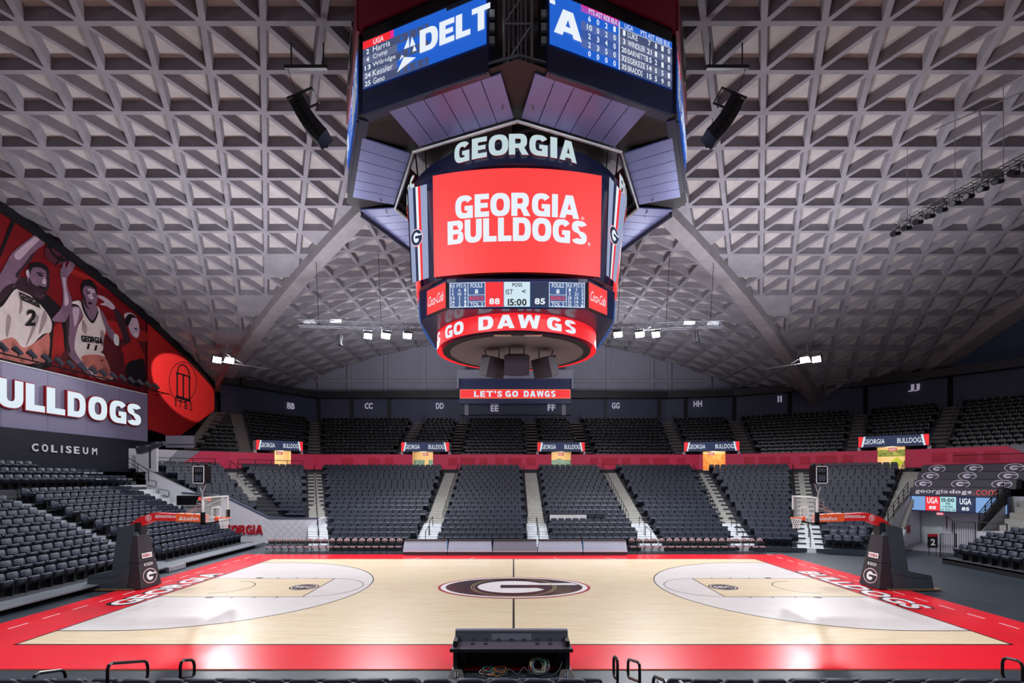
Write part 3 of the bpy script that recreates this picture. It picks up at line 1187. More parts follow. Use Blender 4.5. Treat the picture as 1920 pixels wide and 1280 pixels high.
for k in range(4):
    fn = face_arc(k, 10.4, 4.2, 12.12, 4.5, 15.64)
    b = MB()
    b.grid(fn, np.linspace(-3.08, 3.08, 17), [12.12, 13.3, 14.5, 15.64], 0)
    b.grid(lambda u, v: fn(u, v, -.12), np.linspace(-3.08, 3.08, 3), [12.12, 15.64], 1)
    scr = b.build('main_screen', [L_red, M_black], board)
    if k != 2:
        b = MB()
        b.text('GEORGIA', 4.45, .78, shift(fn, 0, 14.42), 0, .07, 0, .012)
        b.text('BULLDOGS', 5.05, .8, shift(fn, 0, 13.58), 0, .07, 0, .012)
        for du, dv in ((2.36, 14.08), (2.62, 13.22)):
            flat(b, ellipse(du, dv, .055, .055, 14), fn, .012, 0)
            flat(b, ellipse(du, dv, .042, .042, 14), fn, .016, 1)
            b.text('R', .05, .05, shift(fn, du, dv), 0, 0, 0, .02)
        b.build('screen_lettering', [L_white, L_red], scr)
    # striped corner panel between this screen and the next
    M = Rk(k)
    A0, A1 = CB + M @ Vector((3.14, -3.95, 12.12)), CB + M @ Vector((3.2, -4.1, 15.62))
    B0, B1 = CB + M @ Vector((3.66, -3.2, 12.12)), CB + M @ Vector((4.08, -3.2, 15.3))
    nrm = (B0 - A0).cross(A1 - A0).normalized()

    def cp(u, v, d=0.0, A0=A0, A1=A1, B0=B0, B1=B1, nrm=nrm):
        return (A0 * (1 - u) + B0 * u) * (1 - v) + (A1 * (1 - u) + B1 * u) * v + nrm * d
    b = MB()
    cols = [(0, .06, 4), (.06, .30, 0), (.30, .44, 3), (.44, .56, 2), (.56, .68, 1), (.68, 1, 0)]
    for u0, u1, m in cols:
        b.poly([cp(u0, 0, .06), cp(u1, 0, .06), cp(u1, 1, .06), cp(u0, 1, .06)], m)
    pn = b.build('corner_panel', [emat('led_pale_grey', (150, 162, 196)), L_redhot, L_white, L_navy, M_black], board)
    b = MB()
    w = (B0 - A0).length
    gl = lambda u, v, d=0.0: cp(.44 + u / w, .46 + v / 3.5, .08 + d)
    g_logo(b, gl, .3, .34, .006, 0, 1, 2, 32)
    b.build('emblem', [L_redhot, L_white, L_navy], pn)
    # lettering on the round fascia
    rf = ring(4.66)
    body = 'GEORGIA' if k % 2 == 0 else 'BULLDOGS'
    off = k * PI / 2 * 4.66
    b = MB()
    for q, chh in enumerate(body):
        n = len(body)
        span = 4.5 if n == 7 else 5.3
        u = (q - (n - 1) / 2) * span / n
        wch = span / n * (.45 if chh == 'I' else .92)
        if body == 'GEORGIA':
            u = [-2.0, -1.33, -.65, .05, .73, 1.27, 1.82][q]
            wch = [.6, .55, .68, .68, .64, .25, .68][q]
        b.text(chh, wch, .72, shift(rf, off + u, 16.32), 0, .07, .05, .02, 1.0, 1)
    b.build('fascia_lettering', [emat('lit_letter_face', (196, 216, 222), .95), M_redvinyl], board)
    # statistics board
    sb = face_arc(k, 26.0, 3.94, 10.9, 3.98, 12.0)
    b = MB()
    b.grid(sb, np.linspace(-2.48, 2.48, 9), [10.96, 11.88], 0)
    st = b.build('statistics_screen', [L_steelblue], board)
    if k != 2:
        b = MB()
        # 0 white 1 navy 2 red 3 pale 4 dark text
        def cell(u0, v0, u1, v1, m, d=.01):
            flat(b, rect(u0, v0, u1, v1), sb, d, m)
        zb, zt = 10.98, 11.86
        cell(-1.15, zb, -.50, zt, 2); cell(-.48, zb, .46, zt, 3); cell(.48, zb, 1.15, zt, 1)
        for s in (-1, 1):
            cell(s * 1.79, zb, s * 1.77, zt, 0); cell(s * 1.17, zb, s * 1.15, zt, 0)
            cell(s * 1.78, 11.42, s * 1.16, 11.405, 0); cell(s * 1.78, 11.18, s * 1.16, 11.165, 0)
            cell(s * 2.45, zb, s * 2.43, zt, 0)
            cell(s * 2.46, zb, s * 1.16, zb + .02, 0); cell(s * 2.46, zt, s * 1.16, zt - .02, 0)

        def tx(body, u, v, w, h, m, bold=.01):
            b.text(body, w, h, shift(sb, u, v), m, bold, 0, .02)
        for s, tol, rows in ((-1, '3', ('2 6 1', '4 10 0', '13 2 0', '24 2 1', '25 0 1')), (1, '2', ('1 7 2', '3 21 3', '20 15 3', '32 14 4', '35 15 1'))):
            tx('FOULS', s * 1.47, 11.74, .43, .15, 0); tx('8', s * 1.47, 11.53, .12, .16, 0, .03)
            tx('BONUS', s * 1.47, 11.29, .5, .15, 2); tx('TOL ' + tol, s * 1.47, 11.07, .46, .14, 0)
            for c, hd in enumerate(('PLR', 'PTS', 'FL')):
                tx(hd, s * 2.12 + (-.22, .03, .24)[c], 11.74, (.17, .2, .1)[c], .12, 0, .005)
            for r, row in enumerate(rows):
                for c, val in enumerate(row.split()):
                    tx(val, s * 2.12 + (-.22, .03, .24)[c], 11.59 - r * .14, .065 * len(val), .11, 0, .015)
        tx('88', -.82, 11.17, .38, .22, 0, .04); tx('85', .82, 11.17, .38, .22, 0, .04)
        tx('POSS', 0, 11.75, .36, .13, 4, .02); tx('IST', -.28, 11.5, .26, .18, 4, .01); tx('<', .24, 11.52, .14, .13, 4, .02)
        tx('15:00', 0, 11.13, .68, .25, 4, .03)
        b.build('score_graphics', [L_white, L_navy, L_redhot, L_ice, L_black], st)
    # angled advertising panels on the chamfers
    for s in ((-1, 1) if k % 2 == 0 else ()):
        dirv = Vector((s * .69, .725, 0)) if s > 0 else Vector((.69, -.725, 0))
        o = Vector((s * 2.93, -3.42, 11.42))
        fr = frame(CB + M @ o, M @ dirv, (0, 0, 1))
        b = MB()
        b.prism(rect(-.6, -.46, .6, .46), fr, -.1, .1, 0, 1)
        pa = b.build('advert_panel', [L_red, M_black], board)
        if True:
            b = MB()
            sl = lambda u, v, d=0.0, fr=fr: fr(u + .25 * v, v, d)
            b.text('Coca-Cola', 1.0, .36, sl, 0, .0, 0, .115)
            b.build('advert_lettering', [L_white], pa)
rr = ring(3.46)
b = MB()
b.grid(lambda u, v: rr(u, v), np.linspace(0, 2 * PI * 3.46, 97), [10.27, 10.93], 0)
rb = b.build('ribbon_screen', [L_redhot], board)
b = MB()
for rep in range(2):
    o = rep * PI * 3.46
    for q, (chh, u, w) in enumerate((('S', -4.2, .5), ('G', -3.1, .56), ('O', -2.47, .56), ('D', -1.2, .6), ('A', -.42, .66), ('W', .45, .85), ('G', 1.45, .62), ('S', 2.2, .56))):
        b.text(chh, w, .5, shift(rr, o + u, 10.6), 0, .07, 0, .012)
b.build('ribbon_lettering', [L_white], rb)

# upper octagon
R8 = 7.5
OV = [CB + Vector((R8 * math.sin(k * PI / 4), -R8 * math.cos(k * PI / 4), 0)) for k in range(8)]
ZS = 16.87
b = MB()
inner = [CB + (p - CB) * (5.15 / R8) for p in OV]
for k in range(8):
    z1 = Vector((0, 0, ZS + .06))
    b.poly([OV[k] + z1, OV[(k + 1) % 8] + z1, inner[(k + 1) % 8] + z1, inner[k] + z1])
    z2 = Vector((0, 0, ZS + .3))
    b.poly([inner[k] + z1, inner[(k + 1) % 8] + z1, inner[(k + 1) % 8] + z2, inner[k] + z2])
b.build('soffit_frame', M_black, board)
for k in range(8):
    p, q = OV[k], OV[(k + 1) % 8]
    e = (q - p)
    Lf = e.length
    e.normalize()
    fr0 = frame((p + q) / 2, e, (0, 0, 1))
    t0, t1 = (.175, .965) if k % 2 == 0 else (.035, .825)
    u0, u1 = (t0 - .5) * Lf, (t1 - .5) * Lf
    b = MB()
    b.prism(rect(u0 - .04, ZS, u1 + .04, 19.32), fr0, -.35, 0, 0)
    b.prism(rect(u0 - .04, 19.32, u1 + .04, 19.75), fr0, -.3, -.02, 1)
    b.build('screen_housing', [M_navy, M_blackgloss], board)
    b = MB()
    uu0, uu1 = (-.5 * Lf + (.05 if k % 2 else .9), .5 * Lf - (.05 if k % 2 == 0 else .9))
    b.prism(rect(uu0, 19.75, uu1, 21.0), fr0, -.25, .06, 0)
    rp = b.build('header_panel', M_burg, board)
    b = MB()
    g_logo(b, shift(fr0, (u0 + u1) / 2 - .1, 20.75), 1.1, .85, .012, 1, 1, 2, 36, .06)
    b.build('header_emblem', [M_white, M_white, M_black], rp)
    # thin rail under the housing
    b = MB()
    b.tube([fr0(u0, ZS - .05, .02), fr0(u1, ZS - .05, .02)], .05, 6, 0)
    b.build('edge_rail', M_navy, board)
    uc, uw, vb, vt = (u0 + u1) / 2, (u1 - u0), 17.68, 19.24
    b = MB()
    flat(b, rect(u0, vb, u1, vt), fr0, .03, 0)
    us = b.build('upper_screen', [L_blue], board)
    b = MB()

    def X_(f):
        return u0 + uw * f

    def cell(f0, g0, f1, g1, m, d=.035):
        flat(b, rect(X_(f0), vb + (vt - vb) * g0, X_(f1), vb + (vt - vb) * g1), fr0, d, m)

    def tx(body, f, gy, w, h, m, bold=.01):
        b.text(body, w * uw, h * (vt - vb), shift(fr0, X_(f), vb + (vt - vb) * gy), m, bold, 0, .045)
    if k % 2 == 1:
        cell(0, .84, .27, 1, 2); cell(.27, .9, .52, 1, 0)
        for r in range(5):
            cell(0, .84 - (r + 1) * .168, .30, .84 - r * .168, 1 if r % 2 == 0 else 4)
            if r % 2 == 0:
                cell(.30, .84 - (r + 1) * .168, .56, .84 - r * .168, 1)
        cell(.24, .84, .27, 1, 6)
        cell(.70, .93, 1.0, 1.0, 7)
        tx('UGA', .14, .91, .09, .11, 3, .01)
        for r, nm in enumerate(('2 Harris', '4 Crump', '13 Wilridge', '24 Kessler', '25 Geno')):
            num, nme = nm.split()
            y = .84 - (r + .5) * .168
            tx(num, .045, y, .026 * len(num), .105, 3, .02)
            tx(nme, .10 + .011 * len(nme), y, .025 * len(nme), .125, 3, .0)
            if r % 2 == 0:
                for c, vv in enumerate(('6021', '2340', '0000')[r // 2]):
                    tx(vv, .34 + c * .062, y, .022, .11, 5, .03)
        for tri in (((.36, .5), (.40, .72), (.405, .5)), ((.41, .5), (.425, .70), (.455, .5)), ((.30, .08), (.36, .34), (.46, .24)), ((.32, .30), (.34, .40), (.36, .36)), ((.43, .38), (.445, .5), (.465, .38))):
            flat(b, [(X_(f), vb + (vt - vb) * y) for f, y in tri], fr0, .05, 3)
        b.text('DELT', .54 * uw, .46 * (vt - vb), shift(fr0, X_(.76), vb + (vt - vb) * .52), 3, .06, 0, .05)
    else:
        cell(.235, .14, .535, .97, 0)
        cell(.235, .86, .535, 1, 6)
        for r in range(5):
            y0, y1 = .86 - (r + 1) * .172, .86 - r * .172
            if r in (1, 3):
                cell(.235, y0, .535, y1, 4)
            elif r == 2:
                cell(.235, y0, .535, y1, 1)
            cell(.545, y0, 1, y1, 4 if r % 2 else 1)
        cell(.537, 0, .545, .97, 3)
        cell(.545, .85, 1, .865, 3)
        cell(0, .78, .04, .86, 3)
        b.text('A', .21 * uw, .5 * (vt - vb), shift(fr0, X_(.135), vb + (vt - vb) * .5), 3, .07, 0, .05)
        tx('PTS AST REB BLK', .41, .925, .23, .1, 3, .0)
        tx('UGA', .62, .925, .07, .1, 3, .0)
        tx('PTS AST REB BLK', .85, .925, .26, .1, 3, .0)
        for r, row in enumerate(('6 0 2 1 1 LUKE 7 8 1 0', '10 0 2 0 3 WINDLER 21 1 9 1', '2 3 4 0 20 BARNETTE 15 2 1 0', '2 3 5 0 32 EGEKEZE 14 0 5 1', '0 0 0 0 35 BRADDS 15 5 9 0')):
            w_ = row.split()
            y = .86 - (r + .5) * .172
            for c in range(4):
                tx(w_[c], .30 + c * .067, y, .02 * len(w_[c]), .11, 3, .02)
            tx(w_[4], .58, y, .021 * len(w_[4]), .11, 3, .02)
            tx(w_[5], .61 + .0105 * len(w_[5]), y, .021 * len(w_[5]), .115, 3, .005)
            for c in range(4):
                tx(w_[6 + c], .795 + c * .058, y, .02 * len(w_[6 + c]), .11, 3, .02)
    if k in (0, 1, 6, 7):
        b.build('screen_graphics', [L_blue, L_grey2, L_redhot, L_white, L_grey, L_blue, L_magenta, L_black], us)
    # sloping silver cladding under the ring
    A = [Vector((.5, -7.05, ZS + .0)), Vector((4.25, -5.5, ZS + .0)), Vector((3.55, -3.95, ZS - .12)), Vector((.12, -5.38, ZS - .12))]
    if k % 2 == 1:
        A = [Vector((-p.y, -p.x, p.z)) for p in A]
    M = Matrix.Rotation((k // 2) * PI / 2, 3, 'Z')
    A = [CB + M @ p for p in A]
    b = MB()
    n_ = 6
    for s in range(n_):
        f0, f1 = s / n_ + .004, (s + 1) / n_ - .004
        o0, o1 = A[0].lerp(A[1], f0), A[0].lerp(A[1], f1)
        i0, i1 = A[3].lerp(A[2], f0), A[3].lerp(A[2], f1)
        up = Vector((0, 0, .05))
        b.hexa([o0, o1, i1, i0], [v + up for v in (o0, o1, i1, i0)])
    b.build('soffit_panel', M_soffit, board)
# pipe around the inner opening, and a lattice tower at each gap
b = MB()
b.tube([CB + Vector((5.35 * math.sin(k * PI / 4), -5.35 * math.cos(k * PI / 4), ZS - .2)) for k in range(8)], .06, 8, 0, True)
b.build('inner_pipe', M_truss, board)
for k in range(4):
    b = MB()
    M = Rk(k)
    c = [CB + M @ Vector((x, y, 0)) for x, y in ((-.42, -6.9), (.42, -6.9), (.42, -6.1), (-.42, -6.1))]
    for p in c:
        b.tube([p + Vector((0, 0, 17.0)), p + Vector((0, 0, 22.2))], .05, 6)
    for z in (17.2, 18.5, 19.8, 21.1):
        for i in range(4):
            b.tube([c[i] + Vector((0, 0, z)), c[(i + 1) % 4] + Vector((0, 0, z))], .03, 5)
            b.tube([c[i] + Vector((0, 0, z)), c[(i + 1) % 4] + Vector((0, 0, z + 1.3))], .025, 5)
    for x in (-.28, -.14, 0, .1, .24):
        b.tube([CB + M @ Vector((x, -6.7, 17.4)), CB + M @ Vector((x, -6.7, 22.2))], .035, 5)
    for s in (-1, 1):
        b.tube([CB + M @ Vector((s * 1.1, -6.95, 17.2)), CB + M @ Vector((0, -7.0, 17.45))], .05, 5)
        b.tube([CB + M @ Vector((s * .2, -6.5, 17.3)), CB + M @ Vector((s * 1.0, -5.9, 16.8))], .03, 5)
        b.tube([CB + M @ Vector((s * .3, -6.5, 17.5)), CB + M @ Vector((s * .5, -5.8, 16.7))], .03, 5)
    b.build('lattice_tower', M_truss, board)
    b = MB()
    for s in (-1, 1):
        b.box(CB + M @ Vector((s * .85, -6.75, 19.5)), (.45, .35, 5.0), 0, 0, M)
        for z in (17.9, 18.3, 18.7):
            b.box(CB + M @ Vector((s * .8, -6.98, z)), (.2, .1, .22), 1, 0, M)
    b.build('power_rack', [M_black, M_steel], board)
# hoist cables from the ring to the lower cluster and to the shell
for k in range(8):
    b = MB()
    a = k * PI / 4 + PI / 8
    x, y = math.sin(a), -math.cos(a)
    b.tube([CB + Vector((4.3 * x, 4.3 * y, 16.5)), CB + Vector((4.9 * x, 4.9 * y, 22.0))], .03, 5)
    b.tube([CB + Vector((6.9 * x, 6.9 * y, 19.7)), CB + Vector((6.9 * x, 6.9 * y, 22.6))], .04, 5)
    b.build('hoist_cable', M_rail, board)

# loudspeakers under the scoreboard
for nm, x, rz, lab in (('a', 0.0, 0, 'dark loudspeaker box hung under the middle of the scoreboard'), ('b', -1.05, .7, 'dark loudspeaker under the scoreboard, turned towards the basket with the white wall sign'), ('c', 1.25, -.7, 'dark loudspeaker under the scoreboard, turned towards the basket by the tunnel')):
    t = thing('loudspeaker', lab, 'speaker', (CX + x, -1.2 + abs(x) * .35, 10.2), 'loudspeakers under the scoreboard')
    M = Matrix.Rotation(rz, 3, 'Z') @ Matrix.Rotation(.35, 3, 'X')
    o = Vector(t.location) + Vector((0, 0, -.66))
    b = MB()
    wd = .52 if x == 0 else .46
    lo = [Vector((-wd, -.36, -.42)), Vector((wd, -.36, -.42)), Vector((wd * .7, .4, -.42)), Vector((-wd * .7, .4, -.42))]
    b.hexa([o + M @ p for p in lo], [o + M @ (p + Vector((0, 0, .8))) for p in lo])
    b.build('cabinet', mat('speaker_grey', (62, 58, 72), .55, noise=.05, scale=4), t)
    b = MB()
    b.box(o + M @ Vector((0, .02, -.44)), (wd * 1.3, .5, .05), 0, 0, M)
    b.build('grille', mat('speaker_grille', (104, 98, 112), .6, noise=.1, scale=40), t)
    b = MB()
    for s in (-.3, .3):
        b.tube([o + M @ Vector((s, 0, .3)), Vector((t.location.x + s, t.location.y, 10.2))], .025, 5)
    b.build('bracket', M_rail, t)

# ------------------------------------------------------------------ line arrays hung beside the scoreboard
for s, lab in ((-1, 'curved black line-array speaker hanging between the scoreboard and the player banner'), (1, 'curved black line-array speaker hanging between the scoreboard and the spotlight truss')):
    X0 = s * 8.35 + (.25 if s > 0 else 0)
    t = thing('line_array_speaker', lab, 'speaker', (X0, -1.9, 21.4), 'hanging line arrays')
    o = Vector(t.location)
    b = MB()
    b.box(o + Vector((0, 0, -.1)), (1.7, .14, .14))
    b.tube([o + Vector((-.7 * s, 0, 0)), o + Vector((-.7 * s, 0, .9))], .03, 5)
    b.tube([o + Vector((.6 * s, 0, 0)), o + Vector((.6 * s, 0, .9))], .03, 5)
    b.tube([o + Vector((.75 * s, 0, -.1)), o + Vector((.35 * s, 0, -1.35))], .012, 4)
    b.build('hanging_beam', M_rail, t)
    b = MB()
    fr_ = [o + Vector((s * x, y, z)) for x, y, z in ((.62, -.3, -1.55), (-.35, -.3, -1.15), (-.35, .5, -1.15), (.62, .5, -1.55))]
    b.tube(fr_, .05, 5, 0, True)
    b.tube([o + Vector((s * .15, -.3, -1.36)), o + Vector((s * .15, .5, -1.36))], .04, 5)
    b.build('rigging_frame', M_rail, t)
    pz, px_, a = -1.6, .25, .45
    for q in range(7):
        M = Matrix.Rotation(s * a, 3, 'Y')
        b = MB()
        cc = o + Vector((s * px_, 0, pz))
        lo = [Vector((-.3, -.36, -.13)), Vector((.3, -.28, -.13)), Vector((.3, .28, -.13)), Vector((-.3, .36, -.13))]
        lo = [Vector((p.x * s, p.y, p.z)) for p in lo]
        b.hexa([cc + M @ p for p in lo], [cc + M @ (p + Vector((0, 0, .25))) for p in lo])
        for yy in (-.34, .34):
            b.box(cc + M @ Vector((s * .05, yy, 0)), (.12, .05, .3), 1, 0, M)
        b.build('speaker_cabinet', [M_black, M_blackgloss], t)
        px_ -= .27 * math.sin(a)
        pz -= .27 * math.cos(a)
        a += .06

# ------------------------------------------------------------------ lighting trusses and lamps
M_trussdark = mat('dull_aluminium', (92, 94, 102), 0.5, 0.3, noise=0.05, scale=6)


def truss(mb, a, c, w=.32, seg=8, r=.022):
    a, c = Vector(a), Vector(c)
    t = (c - a).normalized()
    side = Vector((-t.y, t.x, 0)).normalized() * w / 2
    up = Vector((0, 0, w / 2))
    cs = [side + up, -side + up, -side - up, side - up]
    for v in cs:
        mb.tube([a + v, c + v], r, 5)
    for i in range(seg):
        p, q = a.lerp(c, i / seg), a.lerp(c, (i + 1) / seg)
        for j in range(4):
            mb.tube([p + cs[j], q + cs[(j + 1) % 4]], r * .6, 4)


def floodlight(loc, aim, label, group, size=.6):
    t = thing('floodlight', label, 'light', loc, group)
    o = Vector(loc)
    n = (Vector(aim) - o).normalized()
    x = n.cross(Vector((0, 0, 1))).normalized()
    y = x.cross(n)
    fr = lambda u, v, d=0.0: o + x * u + y * v + n * d
    b = MB()
    h = size / 2
    b.prism(rect(-h, -h * .8, h, h * .8), fr, -.25, 0)
    b.build('housing', M_black, t)
    b = MB()
    b.prism(rect(-h * .86, -h * .66, h * .86, h * .66), fr, 0, .02)
    b.build('lens', L_lamp, t)
    b = MB()
    b.tube([fr(-h - .03, 0, -.1), fr(-h - .03, h + .1, -.1), fr(h + .03, h + .1, -.1), fr(h + .03, 0, -.1)], .02, 5)
    b.build('yoke', M_rail, t)
    return t


t = thing('lighting_truss', 'aluminium lighting truss under the far roof on the player-banner side of the scoreboard', 'truss', W(-10, 36, 15.45), 'lighting trusses')
b = MB()
truss(b, W(-15.2, 35.2, 15.75), W(-4.9, 36.4, 15.75), .4, 16, .03)
b.build('chord_frame', M_trussdark, t)
for x in (-14, -9.5, -5.5):
    b = MB()
    b.tube([W(x, 35.8, 15.6), W(x - .3, 36, g(max(abs(x), 14.0)) + .3)], .02, 5)
    b.build('suspension_cable', M_rail, t)
b = MB()
for x in (-14.5, -12.6):
    b.box(W(x, 35.4, 15.95), (.8, .25, .2))
b.build('junction_box', M_steel, t)
for q, px in enumerate((693, 727, 767, 815)):
    x = (px - 963) / F * 36
    floodlight(W(x, 35.6, 14.95), (x * .3, 0, 0), 'glowing floodlight under the far truss, %s from the player banner' % nth(q + 1), 'far truss floodlights')
t = thing('lighting_truss', 'aluminium lighting truss under the far roof on the tunnel side of the scoreboard', 'truss', W(10, 36, 15.45), 'lighting trusses')
b = MB()
truss(b, W(6.6, 36.4, 15.75), W(14.9, 35.4, 15.75), .4, 14, .03)
b.build('chord_frame', M_trussdark, t)
for x in (7.5, 11, 14.2):
    b = MB()
    b.tube([W(x, 36, 15.6), W(x + .3, 36, g(max(abs(x), 14.0)) + .3)], .02, 5)
    b.build('suspension_cable', M_rail, t)
b = MB()
for x in (12.5, 14.2):
    b.box(W(x, 35.5, 15.85), (.8, .25, .22))
b.build('junction_box', M_steel, t)
for q, px in enumerate((1156, 1196, 1227)):
    x = (px - 963) / F * 36
    floodlight(W(x, 35.6, 15.05), (x * .3, 0, 0), 'glowing floodlight under the far truss, %s on the tunnel side of the scoreboard' % nth(q + 1), 'far truss floodlights')
for s, pxs, nm in ((-1, (407, 431), 'beside the red arch banner'), (1, (1508, 1531), 'at the foot of the far groin beam')):
    xs_ = [(p - 963) / F * 44 for p in pxs]
    t = thing('floodlight_bracket', 'thin grey bracket arm holding the twin floodlights %s' % nm, 'bracket', W(xs_[0], 44.4, 15.3), 'floodlight bracket arms')
    b = MB()
    xm = (xs_[0] + xs_[1]) / 2
    xr = xm - s * 3.6
    b.tube([W(xm + s * .6, 44.3, 15.2), W(xr, 44.6, 14.6)], .035, 5)
    b.tube([W(xm, 44.3, 15.9), W(xm - s * 1.5, 44.4, 15.0)], .03, 5)
    b.tube([W(xm, 44.3, 15.9), W(xm, 44.6, g(27.5) + .3)], .03, 5)
    b.build('tube', M_truss, t)
    for q, x in enumerate(xs_):
        floodlight(W(x, 44, 15.25 + .05 * q * s), (0, 0, 0), 'glowing floodlight %s, %s from the wall' % (nm, 'outer one' if (q == 0) == (s < 0) else 'inner one'), 'corner floodlights', .75)


def spotlight(loc, axis, label, group, L=.5, r=.13):
    t = thing('spotlight', label, 'light', loc, group)
    o = Vector(loc)
    n = Vector(axis).normalized()
    b = MB()
    b.cyl(o - n * L / 2, o + n * L / 2, r * .85, r, 12)
    b.cyl(o + n * L / 2, o + n * (L / 2 + .08), r * 1.25, r * 1.25, 12)
    b.build('barrel', M_black, t)
    b = MB()
    b.cyl(o + n * (L / 2 + .08), o + n * (L / 2 + .085), r * .95, r * .95, 12)
    b.build('lens', M_blackgloss, t)
    b = MB()
    x = n.cross(Vector((0, 0, 1))).normalized() * (r + .03)
    b.tube([o - x, o - x + Vector((0, 0, .3)), o + x + Vector((0, 0, .3)), o + x], .02, 5)
    b.build('yoke', M_rail, t)


for px, py, lab in ((637, 636, 'slim black follow spot hanging from the far truss near the player banner'), (1307, 630, 'slim black follow spot hanging from the far truss above the section letters')):
    spotlight(W((px - 963) / F * 35, 35, CAMZ + (897 - py) / F * 35), (0.05, -.1, -1), lab, 'far truss spotlights', .7, .14)
t = thing('lighting_truss', 'long dark truss hung on the far side of the court by the raked upper seats', 'truss', W(21, 24.5, 18.3), 'lighting trusses')
b = MB()
ta, tb = W(20.6, 26.9, 18.35), W(22.2, 20.6, 18.55)
truss(b, ta, tb, .3, 16, .022)
b.build('chord_frame', M_rail, t)
for f in (.1, .45, .75, .97):
    b = MB()
    p = ta.lerp(tb, f)
    b.tube([p, Vector((p.x, p.y, 22.4))], .015, 5)
    b.build('suspension_rod', M_truss, t)
for q in range(11):
    p = ta.lerp(tb, .02 + q * .089)
    spotlight(p + Vector((-.05, 0, -.42)), (-1, -.35, -.25), 'black stage spotlight on the dark truss, %s from its lower end' % nth(q + 1), 'stage spotlights on the truss', .45, .12)
t = thing('conduit_pipe', 'thin pale conduit pipe crossing the concrete shell above the spotlight truss', 'pipe', W(20, 24, 21.6))
b = MB()
b.tube([W(20.4, 24.2, 21.7), W(23.4, 21.0, 21.9)], .03, 6)
b.tube([W(21.5, 23.0, 21.75), W(21.6, 23.0, 21.0), W(21.6, 23.0, 18.5)], .03, 6)
b.build('tube', M_truss, t)

# ------------------------------------------------------------------ message board on the far wall
t = thing('message_board', 'wide red LED message board with white slogan on the far wall', 'sign', W(0, 58.6, 13.5))
b = MB()
def fx(px, d): return (px - 963) / F * d
def fz(py, d): return CAMZ + (897 - py) / F * d
dB = 58.4
b.box((fx(966, dB), dB - D0 + .9, (fz(693, dB) + fz(709, dB)) / 2), (fx(1075, dB) - fx(857, dB), 1.8, fz(693, dB) - fz(709, dB)), 0)
for px in (858.5, 1073.5):
    b.box((fx(px, dB), dB - D0 + .9, (fz(709, dB) + fz(728, dB)) / 2), (.25, 1.8, fz(709, dB) - fz(728, dB)), 0)
b.box((fx(966, dB), dB - D0 + 1.0, (fz(709, dB) + fz(755, dB)) / 2), (fx(1072, dB) - fx(860, dB), 1.1, fz(709, dB) - fz(755, dB)), 1)
b.build('cabinet', [mat('grey_cabinet', (130, 130, 146), .5, noise=.04, scale=1), M_navy], t)
b = MB()
fr = frame(((fx(862, dB) + fx(1070, dB)) / 2, dB - D0 + .25, (fz(729, dB) + fz(746, dB)) / 2), (1, 0, 0), (0, 0, 1))
wB, hB = fx(1070, dB) - fx(862, dB), fz(729, dB) - fz(746, dB)
flat(b, rect(-wB / 2, -hB / 2, wB / 2, hB / 2), fr, 0, 1)
flat(b, rect(-wB / 2 + .08, -hB / 2 + .08, wB / 2 - .08, hB / 2 - .08), fr, .01, 0)
sc = b.build('screen', [L_redhot, L_orange], t)
b = MB()
for body, px in (("LET'S", 915), ('GO', 959.5), ('DAWGS', 1012)):
    b.text(body, (.8 if body == "LET'S" else .9) * .72 * len(body) * 1.15, .72, shift(fr, fx(px, dB) - (fx(862, dB) + fx(1070, dB)) / 2, 0), 0, .065, 0, .03, 1.3)
b.build('screen_lettering', L_ice, sc)
# posts of the press box under the board
t = thing('press_box', 'shallow dark press box below the message board with pale end posts', 'booth', W(0, 60.4, 12))
b = MB()
dP = 60.5
b.box((fx(966, dP), dP - D0 + .6, (fz(755, dP) + fz(777, dP)) / 2), (fx(1078, dP) - fx(868, dP), 1.0, fz(755, dP) - fz(777, dP)), 0)
b.build('front_wall', M_walldark, t)
b = MB()
for px in (875, 1057):
    b.box((fx(px, dP), dP - D0 + .02, (fz(757, dP) + fz(778, dP)) / 2), (.5, .15, fz(757, dP) - fz(778, dP)), 0)
b.build('end_post', M_wallgrey, t)

# section letters
for body, px, py in (('BB', 544, 761), ('CC', 692, 761), ('DD', 825, 761), ('EE', 927.5, 765.5), ('FF', 1034, 764.5), ('GG', 1154, 760.5), ('HH', 1308, 757), ('II', 1462, 748), ('JJ', 1714, 727)):
    p = ray_hit(LW, px)
    k = [i for i in range(len(LW) - 1) if min(LW[i][0], LW[i + 1][0]) <= p[0] <= max(LW[i][0], LW[i + 1][0])][0]
    u = Vector((LW[k + 1][0] - LW[k][0], LW[k + 1][1] - LW[k][1], 0)).normalized()
    d = p[1]
    z = CAMZ + (897 - py) / F * d
    off = Vector((u.y, -u.x, 0)) * .12
    base = W(p[0], d, z) + off
    if body in ('EE', 'FF'):
        d = dP - .05
        base = W(fx(px, d), d, fz(py, d))
        u = Vector((1, 0, 0))
    t = MB()
    t.text(body, .95 if body != 'II' else .42, .72, frame(base, u, (0, 0, 1)), 0, .02, .06, 0)
    o = t.build('section_sign', mat('pale_lilac_letter', (214, 206, 232), .5))
    props(o, 'pale section letters %s high on the dark wall behind the top row' % body, 'sign', 'section letter signs')
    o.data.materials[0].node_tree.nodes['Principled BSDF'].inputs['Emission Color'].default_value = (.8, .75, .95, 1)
    o.data.materials[0].node_tree.nodes['Principled BSDF'].inputs['Emission Strength'].default_value = .25

